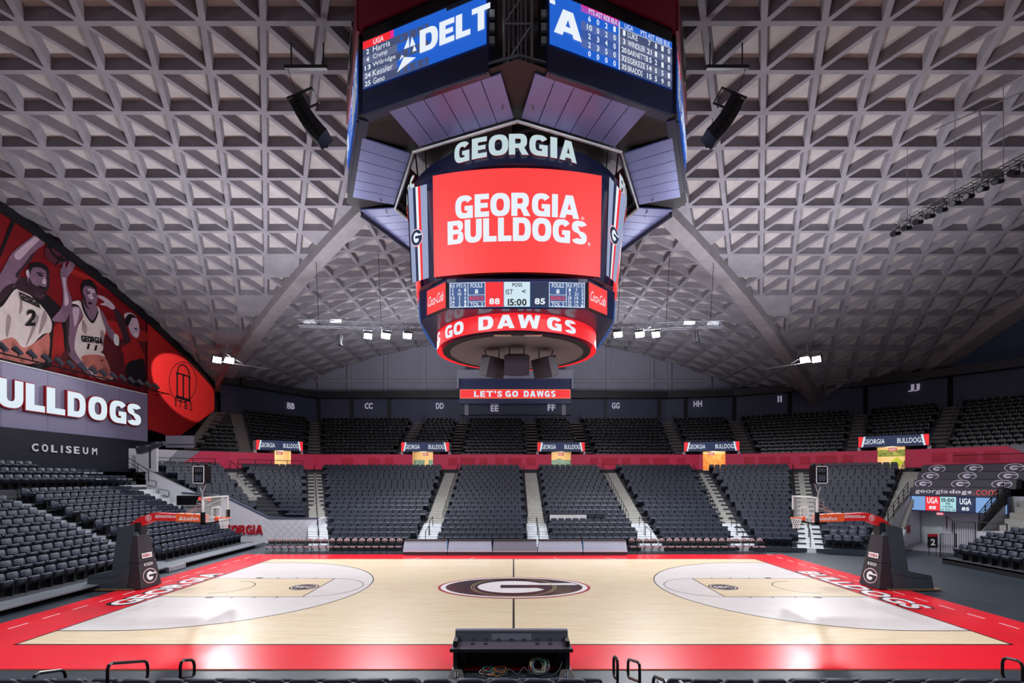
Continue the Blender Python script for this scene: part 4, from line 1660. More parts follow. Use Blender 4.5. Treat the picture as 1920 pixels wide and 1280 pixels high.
# entrance signs
WHERE = ['nearest the red arch banner', 'second from the red arch banner', 'under the message board', 'over the orange-lit opening', 'over the green-lit opening by the dark covers']
for n_, ((a, c), (oa, oc)) in enumerate(zip(SIGNS, OPEN)):
    p, q = ray_hit(RW, a), ray_hit(RW, c)
    t_ = Vector((q[0] - p[0], q[1] - p[1], 0)).normalized()
    nn = Vector((t_.y, -t_.x, 0))
    mid = ((p[0] + q[0]) / 2, (p[1] + q[1]) / 2)
    L = math.hypot(q[0] - p[0], q[1] - p[1])
    o = W(mid[0], mid[1], 7.95) + nn * .1
    t = thing('entrance_sign', 'lit navy sign with striped red ends, %s' % WHERE[n_], 'sign', o, 'signs over the seating entrances')
    fr = frame(o, t_, (0, 0, 1))
    b = MB()
    b.prism(rect(-L / 2, -.46, L / 2, .46), fr, -1.6, 0, 0, 1)
    b.build('sign_box', [L_navy, M_wallwhite], t)
    b = MB()
    w = L * .40
    b.text('GEORGIA', L * .31, .42, shift(fr, -L * .265, 0), 0, .0, 0, .03)
    b.text('BULLDOGS', L * .36, .42, shift(fr, L * .25, 0), 0, .0, 0, .03)
    b.build('sign_lettering', L_white, t)
    b = MB()
    for s in (-1, 1):
        x = s * L / 2
        flat(b, [(x, -.45), (x - s * .18 * L / 4.6, -.45), (x - s * .34 * L / 4.6, .45), (x, .45)], fr, .02, 0)
        flat(b, [(x - s * .2 * L / 4.6, -.45), (x - s * .32 * L / 4.6, -.45), (x - s * .5 * L / 4.6, .45), (x - s * .36 * L / 4.6, .45)], fr, .02, 1)
    b.build('end_stripe', [L_redhot, L_ice], t)
    b = MB()
    for s in (-1, 1):
        b.prism(rect(s * L / 2 - .12, -1.1, s * L / 2 + .12, -.46), fr, -1.4, -.3)
    b.build('side_post', M_wallwhite, t)
    es = frame(o + Vector((0, 0, -.72)) - nn * .25, t_, (0, 0, 1))
    b = MB()
    b.prism(rect(-.28, -.14, .28, .14), es, -.06, 0, 0, 1)
    x = thing('exit_sign', 'small red exit sign below the navy sign %s' % WHERE[n_], 'sign', o + Vector((0, 0, -.72)) - nn * .25, 'exit signs over the entrances')
    b.build('box', [emat('exit_red', (196, 60, 70)), M_white], x)
    b = MB()
    b.text('EXIT', .42, .16, es, 0, .02, 0, .01)
    b.build('lettering', L_white, x)
# ------------------------------------------------------------------ left wall: player banner, team sign, arch banner
def c5(x, y):       # points read on an enlarged view of the upper banner
    return x * .21875, 380 + y * .21875


def c6(x, y):       # points read on an enlarged view of the lower banner
    return x * .21875, 560 + y * .21875


XW = -31.85


def on_wall(pts, conv, off=0.0, X=XW):
    out = []
    for x, y in pts:
        p = plane_x(*conv(x, y), X)
        out.append((X + off, p.y, p.z))
    return out


M_poster = mat('banner_deep_red', (128, 8, 20), 0.55, noise=0.35, scale=.35, stretch=(1, .35, 1.6))
M_posterhot = mat('banner_orange_red', (178, 34, 34), 0.55, noise=0.25, scale=.8)
M_skin = mat('print_skin', (140, 108, 130), 0.55, noise=.25, scale=1.2)
M_skinlight = mat('print_skin_light', (214, 188, 204), 0.55, noise=.15, scale=1.5)
M_skindark = mat('print_skin_dark', (60, 36, 46), 0.55, noise=.3, scale=1.5)
M_jersey = mat('print_jersey', (240, 226, 220), 0.55, noise=.14, scale=.9)
M_jerseyhot = mat('print_jersey_red', (206, 120, 108), 0.55, noise=.3, scale=.7)
M_jshade = mat('print_jersey_fold', (170, 150, 152), 0.55, noise=.15, scale=1.5)
M_ink = mat('print_black', (20, 14, 20), 0.55, noise=.1, scale=2)
M_ball = mat('print_ball', (92, 40, 58), 0.55, noise=.2, scale=2)

t = thing('player_banner', 'giant red wall banner with three printed basketball players and a ball', 'banner', (XW, 9, 12.3))
b = MB()
ys = np.linspace(-9, 21.2, 40)
for y0, y1 in zip(ys[:-1], ys[1:]):
    b.hexa([(XW - .12, y0, 12.0), (XW, y0, 12.0), (XW, y1, 12.0), (XW - .12, y1, 12.0)],
           [(XW - .12, y0, g(y0) - .5), (XW, y0, g(y0) - .5), (XW, y1, g(y1) - .5), (XW - .12, y1, g(y1) - .5)])
base = b.build('banner_cloth', M_poster, t)
b = MB()
q = on_wall([(115, 95), (148, 115), (0, 470), (0, 395)], c5, .03)
b.poly(q)
b.build('seam_strip', M_ink, t)
# warm streaks printed behind the players
b = MB()
for pts in ([(0, 1050), (60, 1000), (110, 1140), (90, 1280), (0, 1320)], [(430, 1120), (520, 1030), (560, 1180), (520, 1320), (440, 1330)], [(880, 1000), (1240, 1100), (1240, 1190), (900, 1130)], [(600, 600), (900, 740), (1240, 960), (1235, 930), (900, 700), (610, 560)]):
    b = MB()
    b.poly(on_wall(smooth_closed(pts, 3), c5, .012))
    b.build('printed_streak', M_posterhot, t)
b = MB()
b.poly(on_wall([(440, 1150), (860, 1080), (1000, 1020), (1238, 1080), (1238, 1290), (1238, 1520), (900, 1420), (440, 1330)], c5, .008))
b.build('printed_crowd', mat('print_dark_brown', (92, 22, 30), .55, noise=.4, scale=.9), t)


def figure(name, shapes, texts=()):
    mats = [M_skin, M_skinlight, M_skindark, M_jersey, M_jerseyhot, M_ink, M_ball, M_white, M_posterhot, M_jshade]
    b = MB()
    for i, (m, conv, pts) in enumerate(shapes):
        b.poly(on_wall(smooth_closed(pts, 4), conv, .014 + .0025 * i), m)
    n = len(shapes)
    for body, conv, (x0, y0, x1, y1), slant, rise in texts:
        a, c = on_wall([(x0, y1), (x1, y1 + rise)], conv)
        hgt = on_wall([(x0, y0)], conv)[0][2] - a[2]
        A, B = Vector(a), Vector(c)
        u = (B - A)
        L = u.length
        u.normalize()
        o = (A + B) / 2 + Vector((0, 0, hgt / 2))
        b.text(body, L, hgt, lambda uu, vv, d=0.0, o=o, u=u: o + u * (uu + slant * vv) + Vector((0, 0, 1)) * vv + Vector((d, 0, 0)), 5, .03 if body == '2' else (.012 if body == '11' else .05), 0, .02 + .0025 * n)
    return b.build(name, mats, t)


E5 = lambda cx, cy, rx, ry, n=12: ellipse(cx, cy, rx, ry, n)
figure('printed_player', [
    (5, c5, [(-60, 900), (20, 830), (130, 700), (330, 740), (450, 830), (520, 900), (560, 1010), (470, 1010), (440, 1300), (400, 1420), (-60, 1500)]),
    (3, c5, [(25, 880), (150, 730), (300, 830), (390, 930), (440, 1020), (430, 1110), (360, 1130), (200, 1270), (20, 1250), (-60, 1200), (-60, 950)]),
    (9, c5, [(300, 960), (330, 1000), (250, 1180), (215, 1230), (260, 1100)]),
    (9, c5, [(370, 930), (402, 985), (352, 1100), (330, 1112)]),
    (9, c5, [(60, 960), (92, 1000), (62, 1150), (45, 1100)]),
    (9, c5, [(150, 760), (180, 790), (190, 900), (160, 960), (168, 850)]),
    (4, c6, [(-60, 400), (100, 330), (200, 420), (330, 350), (420, 300), (400, 520), (260, 560), (60, 520), (-60, 480)]),
    (0, c5, [(-60, 700), (10, 590), (100, 430), (200, 345), (320, 262), (395, 275), (385, 345), (280, 430), (240, 520), (175, 590), (150, 690), (60, 770), (-10, 850), (-60, 850)]),
    (1, c5, [(120, 440), (220, 350), (320, 275), (350, 300), (250, 400), (160, 490)]),
    (2, c5, [(150, 650), (180, 590), (245, 520), (300, 425), (262, 445), (200, 530), (130, 610)]),
    (2, c5, [(-40, 830), (40, 720), (120, 690), (90, 750), (10, 850)]),
    (2, c5, [(170, 640), (250, 660), (380, 790), (340, 830), (230, 780), (120, 720)]),
    (0, c5, [(440, 1000), (520, 900), (535, 780), (515, 640), (510, 570), (545, 560), (575, 600), (570, 700), (600, 800), (612, 870), (560, 1010), (500, 1020)]),
    (1, c5, [(525, 600), (550, 590), (560, 720), (585, 850), (550, 880), (545, 760)]),
    (6, c5, E5(505, 420, 128, 108, 16)),
    (5, c5, [(400, 330), (430, 430), (520, 500), (630, 480), (625, 462), (530, 478), (445, 415), (415, 325)]),
    (5, c5, [(470, 318), (480, 360), (390, 390), (388, 378), (465, 350)]),
    (5, c5, [(560, 340), (540, 420), (470, 520), (482, 528), (555, 430), (575, 350)]),
    (0, c5, [(515, 590), (540, 510), (552, 520), (560, 560), (590, 500), (604, 510), (590, 560), (625, 460), (640, 470), (634, 540), (600, 600), (560, 640), (520, 630)]),
    (0, c5, [(228, 580), (270, 540), (380, 560), (418, 640), (408, 740), (360, 800), (300, 790), (235, 690)]),
    (2, c5, [(245, 640), (270, 690), (330, 720), (395, 720), (405, 750), (350, 800), (290, 780), (240, 700)]),
    (5, c5, [(232, 600), (250, 530), (320, 512), (395, 545), (420, 620), (395, 590), (330, 555), (270, 560), (248, 620)]),
    (1, c5, [(212, 590), (230, 572), (244, 600), (238, 640), (222, 630)]),
    (2, c5, [(384, 570), (418, 640), (408, 740), (372, 790), (392, 700), (390, 625)]),
    (5, c5, [(308, 596), (358, 606), (360, 614), (310, 606)]),
    (5, c5, [(318, 612), (355, 622), (358, 634), (322, 626)]),
    (5, c5, [(388, 640), (412, 654), (408, 664), (388, 652)]),
    (1, c5, [(372, 640), (384, 690), (366, 696), (350, 680)]),
    (5, c5, [(315, 708), (350, 716), (378, 742), (345, 736)]),
], [('GEORGIA', c5, (165, 765, 330, 830), -.25, 75), ('2', c5, (215, 915, 300, 1055), .15, 0)])
figure('printed_player', [
    (5, c5, [(530, 1040), (545, 900), (610, 840), (690, 850), (650, 1020), (640, 1240), (560, 1260), (540, 1100)]),
    (0, c5, [(560, 960), (600, 890), (690, 900), (705, 960), (660, 1060), (655, 1180), (650, 1280), (580, 1280), (565, 1100)]),
    (0, c6, [(580, 440), (655, 420), (650, 470), (720, 560), (800, 650), (770, 665), (680, 580), (600, 500)]),
    (3, c5, [(600, 860), (680, 840), (720, 930), (790, 1020), (840, 940), (830, 880), (880, 960), (905, 1080), (880, 1180), (862, 1280), (650, 1290), (660, 1080), (710, 970), (670, 880)]),
    (3, c6, [(655, 450), (862, 460), (905, 530), (945, 620), (960, 690), (820, 672), (720, 560)]),
    (4, c6, [(690, 500), (880, 490), (945, 620), (950, 684), (830, 660)]),
    (9, c5, [(705, 1000), (742, 1062), (732, 1125), (700, 1085)]),
    (9, c5, [(862, 1090), (892, 1130), (872, 1235), (855, 1180)]),
    (2, c5, [(562, 970), (588, 920), (590, 1040), (583, 1180), (602, 1272), (578, 1274), (562, 1100)]),
    (1, c5, [(620, 905), (668, 900), (672, 960), (640, 1060), (625, 1000)]),
    (0, c5, [(850, 920), (890, 960), (930, 1050), (975, 1110), (985, 1190), (940, 1160), (900, 1080)]),
    (0, c5, [(700, 830), (740, 900), (820, 880), (835, 960), (790, 1020), (730, 930)]),
    (0, c5, [(692, 760), (700, 700), (760, 680), (815, 720), (832, 810), (810, 890), (770, 920), (725, 880)]),
    (5, c5, [(688, 850), (718, 945), (790, 1034), (838, 945), (829, 938), (788, 1012), (728, 932), (702, 846)]),
    (1, c5, [(745, 740), (800, 745), (805, 800), (780, 830), (750, 800)]),
    (5, c5, [(690, 770), (692, 700), (725, 662), (785, 668), (822, 730), (828, 800), (806, 740), (760, 715), (715, 720), (702, 780)]),
    (2, c5, [(700, 760), (722, 800), (740, 880), (770, 918), (730, 888), (700, 820)]),
    (5, c5, [(728, 752), (766, 757), (764, 764), (730, 760)]),
    (5, c5, [(784, 772), (812, 784), (810, 790), (784, 780)]),
    (5, c5, [(735, 768), (765, 772), (764, 782), (738, 778)]),
    (5, c5, [(785, 790), (808, 800), (805, 808), (786, 798)]),
    (5, c5, [(748, 852), (778, 856), (776, 872), (752, 866)]),
    (7, c5, [(970, 1125), (1008, 1142), (1010, 1222), (972, 1205)]),
    (5, c6, [(858, 520), (870, 528), (886, 516), (872, 534), (862, 534)]),
], [('GEORGIA', c5, (690, 1135, 870, 1190), -.1, 20), ('11', c5, (742, 1205, 822, 1255), .3, 14)])
figure('printed_dancer', [
    (2, c5, [(965, 905), (1010, 920), (1070, 1010), (1110, 1150), (1140, 1230), (1080, 1240), (1040, 1120), (1000, 1010)]),
    (1, c5, [(840, 790), (900, 810), (960, 860), (985, 900), (960, 915), (910, 885), (855, 870), (895, 850), (840, 810)]),
    (8, c6, [(1040, 420), (1100, 380), (1150, 340), (1200, 400), (1230, 470), (1228, 540), (1080, 570), (1060, 480)]),
    (5, c6, [(1085, 560), (1180, 520), (1232, 530), (1235, 740), (1100, 720)]),
    (1, c5, [(1060, 960), (1110, 940), (1160, 970), (1190, 1050), (1190, 1130), (1165, 1160), (1120, 1120), (1095, 1050)]),
    (5, c5, [(1070, 1000), (1100, 955), (1140, 960), (1170, 990), (1130, 985), (1105, 1040), (1090, 1060)]),
    (5, c5, [(1148, 1072), (1172, 1078), (1170, 1088), (1150, 1082)]),
    (7, c5, [(1146, 1124), (1180, 1118), (1172, 1142), (1154, 1140)]),
])
b = MB()
P_ = [(XW + .2, y, g(y) - .62) for y in np.linspace(-9, 32, 50)]
for p, q in zip(P_[:-1], P_[1:]):
    b.hexa([(p[0] - .25, p[1], p[2]), p, q, (q[0] - .25, q[1], q[2])], [(p[0] - .25, p[1], p[2] + .65), (p[0], p[1], p[2] + .65), (q[0], q[1], q[2] + .65), (q[0] - .25, q[1], q[2] + .65)])
struct(b, 'trim_left', M_black)

t = thing('arch_banner', 'red wall banner with a lit black arch emblem and founding year 1785', 'banner', (XW, 26, 10))
b = MB()
ys = np.linspace(21.5, 31.1, 16)
d_ = lambda x: 31.85 * F / (963.0 - x) - D0
zlow = lambda y: np.interp(y, [d_(277), d_(331), d_(403)], [9.1, 8.55, 12.1])
for y0, y1 in zip(ys[:-1], ys[1:]):
    b.hexa([(XW - .1, y0, zlow(y0)), (XW, y0, zlow(y0)), (XW, y1, zlow(y1)), (XW - .1, y1, zlow(y1))],
           [(XW - .1, y0, g(y0) - .5), (XW, y0, g(y0) - .5), (XW, y1, g(y1) - .5), (XW - .1, y1, g(y1) - .5)])
b.build('banner_cloth', mat('arch_banner_red', (206, 40, 40), .55, noise=.05, scale=1), t)
b = MB()
C6 = lambda pts, off=.02: on_wall(pts, c6, off)
ring_o = [(1565 + 119 * math.cos(a), 712 + 174 * math.sin(a)) for a in np.linspace(0, 2 * PI, 49)]
ring_i = [(1565 + 114 * math.cos(a), 712 + 168 * math.sin(a)) for a in np.linspace(0, 2 * PI, 49)]
o_, i_ = C6(ring_o), C6(ring_i)
for k in range(48):
    b.poly([o_[k], o_[k + 1], i_[k + 1], i_[k]])
arc_o = [(1572 + 56 * math.cos(a), 645 - 84 * math.sin(a) + 18 * math.cos(a)) for a in np.linspace(0, PI, 17)]
arc_i = [(1572 + 46 * math.cos(a), 645 - 72 * math.sin(a) + 18 * math.cos(a)) for a in np.linspace(0, PI, 17)]
o_, i_ = C6(arc_o), C6(arc_i)
for k in range(16):
    b.poly([o_[k], o_[k + 1], i_[k + 1], i_[k]])
b.poly(C6([(1508, 625), (1632, 664), (1632, 676), (1508, 638)]))
for x, dy in ((1517, 0), (1570, 16), (1622, 32)):
    b.poly(C6([(x - 6, 640 + dy), (x + 6, 643 + dy), (x + 6, 842 + dy * .6), (x - 6, 840 + dy * .6)]))
    b.poly(C6([(x - 11, 640 + dy), (x + 11, 645 + dy), (x, 668 + dy)], .022))
b.poly(C6([(1500, 850), (1512, 824), (1628, 862), (1640, 888)]))
for chh, x, y in zip('1785', (1504, 1546, 1590, 1634), (887, 902, 914, 924)):
    q = plane_x(*c6(x, y), XW)
    b.text(chh, .16 if chh == '1' else .46, .74, frame((XW, q.y, q.z), (0, 1, 0), (0, 0, 1)), 0, .0, 0, .03)
b.build('arch_emblem', M_ink, t)
sp = bpy.data.lights.new('emblem_spot', 'SPOT')
sp.energy = 16000
sp.spot_size = .32
sp.spot_blend = .12
sp.color = (1, .88, .8)
sp.shadow_soft_size = .1
so = bpy.data.objects.new('emblem_spot', sp)
COL.objects.link(so)
so.location = (-22, 12, 17.5)
q = plane_x(*c6(1545, 735), XW)
so.rotation_euler = (q - Vector(so.location)).to_track_quat('-Z', 'Y').to_euler()

L_channel = emat('lit_white_letter', (222, 236, 246), .95)
# team name sign and the lamps that wash the banner
XS = -31.3
t = thing('team_name_sign', 'long pale lilac wall panel with big white red-edged team letters', 'sign', (XS, 10, 9.9))
b = MB()
y1_ = 31.3 * F / (963 - 277) - D0
ye = [y1_ - 3.05 * k for k in range(11)]
for a, c in zip(ye[1:], ye[:-1]):
    b.box((XS - .3, (a + c) / 2, (7.84 + 11.93) / 2), (.6, c - a - .025, 11.93 - 7.84))
b.build('panel', mat('pale_lilac_panel', (150, 146, 176), .45, noise=.03, scale=.5), t)
b = MB()
b.box((XS + .02, 4, 11.95), (.12, 33, .07))
b.build('top_edge', M_white, t)
for q, (chh, x0, x1) in enumerate((('U', -8, 41.5), ('L', 45, 82), ('L', 84.5, 120), ('D', 124, 158.6), ('O', 163, 199), ('G', 203, 235), ('S', 236.5, 262.5))):
    ya, yb = 31.2 * F / (963 - x0) - D0, 31.2 * F / (963 - x1) - D0
    b = MB()
    fr = frame((XS + .02, (ya + yb) / 2, 10.02), (0, 1, 0), (0, 0, 1))
    b.text(chh, yb - ya + .08, 1.86, fr, 0, .1, .16, 0)
    b.text(chh, yb - ya - .06, 1.74, fr, 1, .09, .02, .165)
    b.build('letter', [M_redletter, L_channel], t)
t = thing('lamp_rail', 'long black rail carrying a row of small lamps under the player banner', 'rail', (-30.7, 8, 12.3))
b = MB()
b.tube([(-30.7, -12, 12.28), (-30.7, 22.6, 12.28)], .05, 6)
for k in range(12):
    y = -10 + k * 2.9
    b.tube([(-30.7, y, 12.28), (-31.5, y, 12.1)], .03, 5)
b.build('tube', M_rail, t)
for k, x in enumerate((30, 157, 280, 403, 512, 612, 706, 805, 890, 980, 1058, 1133, 1208, 1275, 1340)):
    px = x * .21875
    y = 30.7 * F / (963 - px) - D0
    l = thing('banner_lamp', 'small black lamp on the rail under the player banner, %s from the arch emblem' % nth(15 - k), 'light', (-30.7, y, 12.33), 'small lamps along the banner rail')
    b = MB()
    b.tube([(-30.7, y, 12.33), (-30.7, y, 12.5)], .03, 5)
    b.build('stem', M_rail, l)
    b = MB()
    b.cyl((-30.55, y + .05, 12.5), (-30.9, y - .05, 12.85), .13, .19, 10)
    b.build('lamp_head', mat('grey_lamp_head', (70, 72, 84), .45, noise=.05, scale=4), l)

# black wall under the sign with the spaced white lettering
b = MB()
b.box((-31.3, 9.5, 6.6), (.8, 24.5, 2.6), 0)
struct(b, 'wall_left_lower', mat('navy_black_wall', (24, 26, 42), .55, noise=.05, scale=1))
t = thing('venue_sign', 'widely spaced white letters on the dark wall under the team sign', 'sign', (-30.88, 8, 7), None)
for chh, x in zip('COLISEUM', (66, 84.5, 102, 116, 129, 144, 160.5, 177.5)):
    y = 30.85 * F / (963 - x) - D0
    z = CAMZ + (897 - (838.5 + (x - 66) * .066)) / F * (y + D0)
    b = MB()
    fr = frame((-30.89, y, z), (0, 1, 0), (0, 0, 1))
    b.text(chh, .42 if chh != 'I' else .1, .5, fr, 0, .02, .05, 0)
    b.build('letter', M_white, t)

# ------------------------------------------------------------------ left stand
XL, PL, ZL = -18.7, .80, .345
b = MB()
b.box((XL + .45, .9, .22), (1.0, 25.5, .06), 1)
b.box((XL + .1, .9, .08), (.3, 25.5, .2), 2)
for k in range(10):
    x0, z = XL - PL * k, .3 + ZL * k
    b.box((x0 - PL / 2, .7, z - .04), (PL, 25.1, .08), 0)
    b.box((x0 - .02, .7, z - ZL / 2), (.04, 25.1, ZL), 2)
    b.box((x0 - .01, .7, z - .03), (.05, 25.1, .05), 1)
b.box((XL - PL * 10 - .4, .7, 3.75), (.9, 25.1, .1), 0)
# end of the stand
pts = [(XL + .4, .0), (XL + .4, .25)]
for k in range(10):
    pts += [(XL - PL * k, .3 + ZL * k), (XL - PL * (k + 1), .3 + ZL * k)]
pts += [(XL - PL * 10 - .8, 3.8), (XL - PL * 10 - .8, 0)]
b.poly([(x, 13.26, z) for x, z in pts], 2)
struct(b, 'floor_left_stand', [M_conc_dark, M_ledge, M_black])
YE = 13.2           # far end of the stand
AY = 26.1 - D0      # centre of its aisle
b = MB()
for k in range(10):
    x0, z = XL - PL * k, .3 + ZL * k
    b.box((x0 - PL / 2, AY, z + .01), (PL, 1.25, .03))
    b.box((x0 - PL * .8, AY, z + ZL / 4), (PL * .4, 1.25, ZL / 2))
    b.box((x0 + .0, AY, z - ZL / 2), (.06, 1.25, ZL))
b.box((XL + .7, AY, .12), (.8, 1.3, .24))
struct(b, 'floor_left_stand_stair', mat('worn_step_steel', (158, 165, 174), .35, .3, noise=.25, scale=5))
for k in range(10):
    x, z = XL - PL * (k + .62), .3 + ZL * k
    q = 0
    for side, y0, y1 in ((0, AY + .75, YE - .15), (1, AY - .75, -9.5)):
        n = int(abs(y1 - y0) / .53)
        for s in range(n):
            y = y0 + (s + .5) * .53 * (1 if side == 0 else -1)
            SEATS.append((x, y + D0, z, PI / 2, 'left stand past the stair' if side == 0 else 'left stand before the stair', k, s + 1, side))
# three fixed rows at the back of the left stand
b = MB()
for k in range(3):
    x0, z = XL - PL * 10 - .9 - .8 * k, 4.15 + .42 * k
    b.box((x0 - .4, 1.8, z - .2), (.8, 27.5, .4), 0)
struct(b, 'floor_left_back_tier', M_conc_dark)
for k in range(3):
    x, z = XL - PL * 10 - .9 - .8 * (k + .6), 4.15 + .42 * k
    for s in range(38):
        y = 14.2 - s * .55
        if k == 2 and s < 10 or k == 1 and s < 3:
            continue
        SEATS.append((x, y + D0, z, PI / 2, 'back block of the left stand', k, s + 1, 0))
# end ramp wall and lettered wall on the far side of the stand
b = MB()
b.poly([W(-28.3, 38.3, 0), W(-24.5, 38.3, 0), W(-24.5, 38.3, 3.7), W(-28.3, 38.3, 5.5)], 0)
b.poly([W(-28.3, 38.3, 5.5), W(-24.5, 38.3, 3.7), W(-24.5, 38.55, 3.7), W(-28.3, 38.55, 5.5)], 1)
struct(b, 'wall_ramp', [M_wallwhite, M_black])
b = MB()
top = [(-24.5, 3.7), (-21.4, 3.45), (-18.0, 1.8), (-14.4, 1.8)]
for (x0, z0), (x1, z1) in zip(top[:-1], top[1:]):
    b.hexa([W(x0, 36.75, 0), W(x1, 36.75, 0), W(x1, 36.95, 0), W(x0, 36.95, 0)], [W(x0, 36.75, z0), W(x1, 36.75, z1), W(x1, 36.95, z1), W(x0, 36.95, z0)], 0)
    b.hexa([W(x0, 36.7, z0), W(x1, 36.7, z1), W(x1, 37.0, z1), W(x0, 37.0, z0)], [W(x0, 36.7, z0 + .08), W(x1, 36.7, z1 + .08), W(x1, 37.0, z1 + .08), W(x0, 37.0, z0 + .08)], 1)
b.hexa([W(-14.4, 36.75, 0), W(-14.2, 36.75, 0), W(-14.2, 38, 0), W(-14.4, 38, 0)], [W(-14.4, 36.75, 1.85), W(-14.2, 36.75, 1.85), W(-14.2, 38, 1.85), W(-14.4, 38, 1.85)], 0)
for s in range(9):     # thin diamond lattice printed on the wall
    for sgn in (-1, 1):
        x = -18 + s * .55
        a_, c_ = x, x + sgn * 1.6
        if min(a_, c_) < -20 or max(a_, c_) > -14.4:
            continue
        b.poly([W(a_, 36.73, .1), W(a_ + .02, 36.73, .1), W(c_ + .02, 36.73, 1.75), W(c_, 36.73, 1.75)], 2)
struct(b, 'wall_lettered', [M_wallwhite, M_walldark, mat('lattice_grey', (160, 160, 172), .6)])
t = MB()
dG = 36.7
t.text('GEORGIA', (493 - 411) / F * dG, 17 / F * dG, frame(W((452 - 963) / F * dG, dG, CAMZ - (992.5 - 897) / F * dG), (1, 0, 0), (0, 0, 1)), 0, .05, .05, 0)
props(t.build('wall_lettering', M_redletter), 'dark red team lettering on the low white wall behind the hoop', 'sign')
# booth, fire pull box, ramp follow spot
t = thing('camera_booth', 'small pale booth wall with rail beside the dark wall, above the concourse', 'booth', W(-30.4, 43, 7.3))
b = MB()
b.box(W(-29.2, 43.6, 8.0), (2.4, .2, 1.05), 0)
b.build('front_panel', M_wallgrey, t)
b = MB()
b.tube([W(-30.4, 43.4, 7.3), W(-27.2, 43.4, 7.3)], .025, 5)
b.tube([W(-30.4, 43.4, 7.75), W(-27.2, 43.4, 7.75)], .025, 5)
b.build('guard_rail', M_rail, t)
t = thing('follow_spotlight', 'large dark follow spot cannon on a post by the striped concourse wall', 'light', W(-26.6, 36.3, 5.5))
b = MB()
o = W(-26.4, 36.3, 7.05)
b.cyl(o - Vector((.95, 0, .3)), o + Vector((.95, 0, .3)), .22, .17, 12)
b.box(o + Vector((-.55, 0, -.16)), (.8, .5, .45), 0, 0, Matrix.Rotation(-.3, 3, 'Y'))
b.box(o + Vector((.3, 0, .22)), (.4, .36, .3), 0, 0, Matrix.Rotation(-.3, 3, 'Y'))
b.build('barrel', mat('dark_lamp_body', (50, 52, 62), .4, noise=.05, scale=5), t)
b = MB()
b.tube([o - Vector((.1, 0, .2)), W(-26.5, 36.3, 5.5)], .06, 8)
b.build('post', M_rail, t)

# ------------------------------------------------------------------ right side: portal, covers, stand
def rp_(t_, off, z):
    """point along the portal facet, t_ metres from its far end, off metres outwards"""
    u = Vector((.50, -.866, 0))
    nn = Vector((.866, .50, 0))
    return W(29.1, 36.5, z) + u * t_ + nn * off


b = MB()
h = 3.55
b.poly([W(23.2, 30.9, 0), rp_(0, 0, 0), rp_(0, 0, 3.6), W(23.2, 30.9, 1.6)], 0)      # flank wall of the opening
b.poly([rp_(0, 0, 0), rp_(0, 1.6, 0), rp_(0, 1.6, 3.6), rp_(0, 0, 3.6)], 0)
b.poly([rp_(0, 0.02, 2.4), rp_(-.8, 5, 2.4), rp_(-.8, 5, 5.3), rp_(0, 0.02, 3.6)], 1)
b.poly([rp_(0, 1.6, 0), rp_(6.5, 1.6, 0), rp_(6.5, 1.6, 3.6), rp_(0, 1.6, 3.6)], 0)
b.poly([rp_(0, -.02, 2.42), rp_(6.5, -.02, 2.42), rp_(6.5, 1.6, 2.42), rp_(0, 1.6, 2.42)], 0)
b.poly([W(23.2, 30.9, 1.6), rp_(0, 0, 3.6), rp_(-.3, .2, 3.6), W(23.0, 31.2, 1.6)], 1)
struct(b, 'wall_portal', [M_wallwhite, M_black])
b = MB()
for s, z in ((0, 0),):
    b.hexa([rp_(-2.2, -4.5, -.02), rp_(6.5, -2.5, -.02), rp_(6.5, 1.6, -.02), rp_(0, 1.6, -.02)], [rp_(-2.2, -4.5, .004), rp_(6.5, -2.5, .004), rp_(6.5, 1.6, .004), rp_(0, 1.6, .004)])
struct(b, 'floor_portal', mat('grey_concrete_floor', (150, 146, 158), .35, noise=.06, scale=1))
b = MB()
b.prism(rect(.05, .0, 1.35, 2.3), lambda u, v, d=0.0: rp_(u, 1.58 - d, v), 0, .05)
struct(b, 'door_1', mat('pale_green_door', (196, 206, 206), .5, noise=.03, scale=1))
t = MB()
fw = frame(W(23.2, 30.9, 1.15).lerp(rp_(0, 0, 1.15), .76), rp_(0, 0, 0) - W(23.2, 30.9, 0), (0, 0, 1))
t.text('DAWGS', 3.2, .55, fw, 0, .05, .03, .02)
props(t.build('wall_lettering', M_redletter), 'dark red lettering on the slanted white tunnel wall behind the padded hoop stand', 'sign')

t = thing('tunnel_scoreboard', 'small LED scoreboard over the white tunnel opening', 'scoreboard', rp_(2.6, 0, 2.45))
fp = lambda u, v, d=0.0: rp_(u, -d, v)
b = MB()
b.prism(rect(0, 2.42, 5.3, 3.58), fp, -.3, 0)
b.build('cabinet', M_navy, t)
b = MB()
for u0, u1, m in ((.06, .88, 0), (.9, 1.72, 1), (1.74, 2.62, 2), (2.64, 3.62, 3), (3.66, 5.2, 0)):
    flat(b, rect(u0, 2.5, u1, 3.5), fp, .02, m)
sc = b.build('screen', [emat('led_sky', (120, 160, 214)), L_redhot, emat('led_mint', (170, 220, 226)), L_navy], t)
b = MB()
for u in (1.31, 3.13):
    b.text('UGA', .62, .42, shift(fp, u, 3.22), 0, .02, 0, .04)
b.text('88', .4, .24, shift(fp, 1.31, 2.72), 0, .04, 0, .04)
b.text('85', .4, .24, shift(fp, 3.13, 2.72), 0, .04, 0, .04)
b.text('15:00', .7, .28, shift(fp, 2.18, 3.28), 1, .03, 0, .04)
b.text('PIR', .28, .14, shift(fp, 2.2, 3.02), 1, .02, 0, .04)
b.text('< POSS', .6, .15, shift(fp, 2.15, 2.81), 1, .02, 0, .04)
b.text('13 TLS 15', .78, .15, shift(fp, 2.18, 2.6), 1, .02, 0, .04)
b.build('score_graphics', [L_white, L_black], sc)
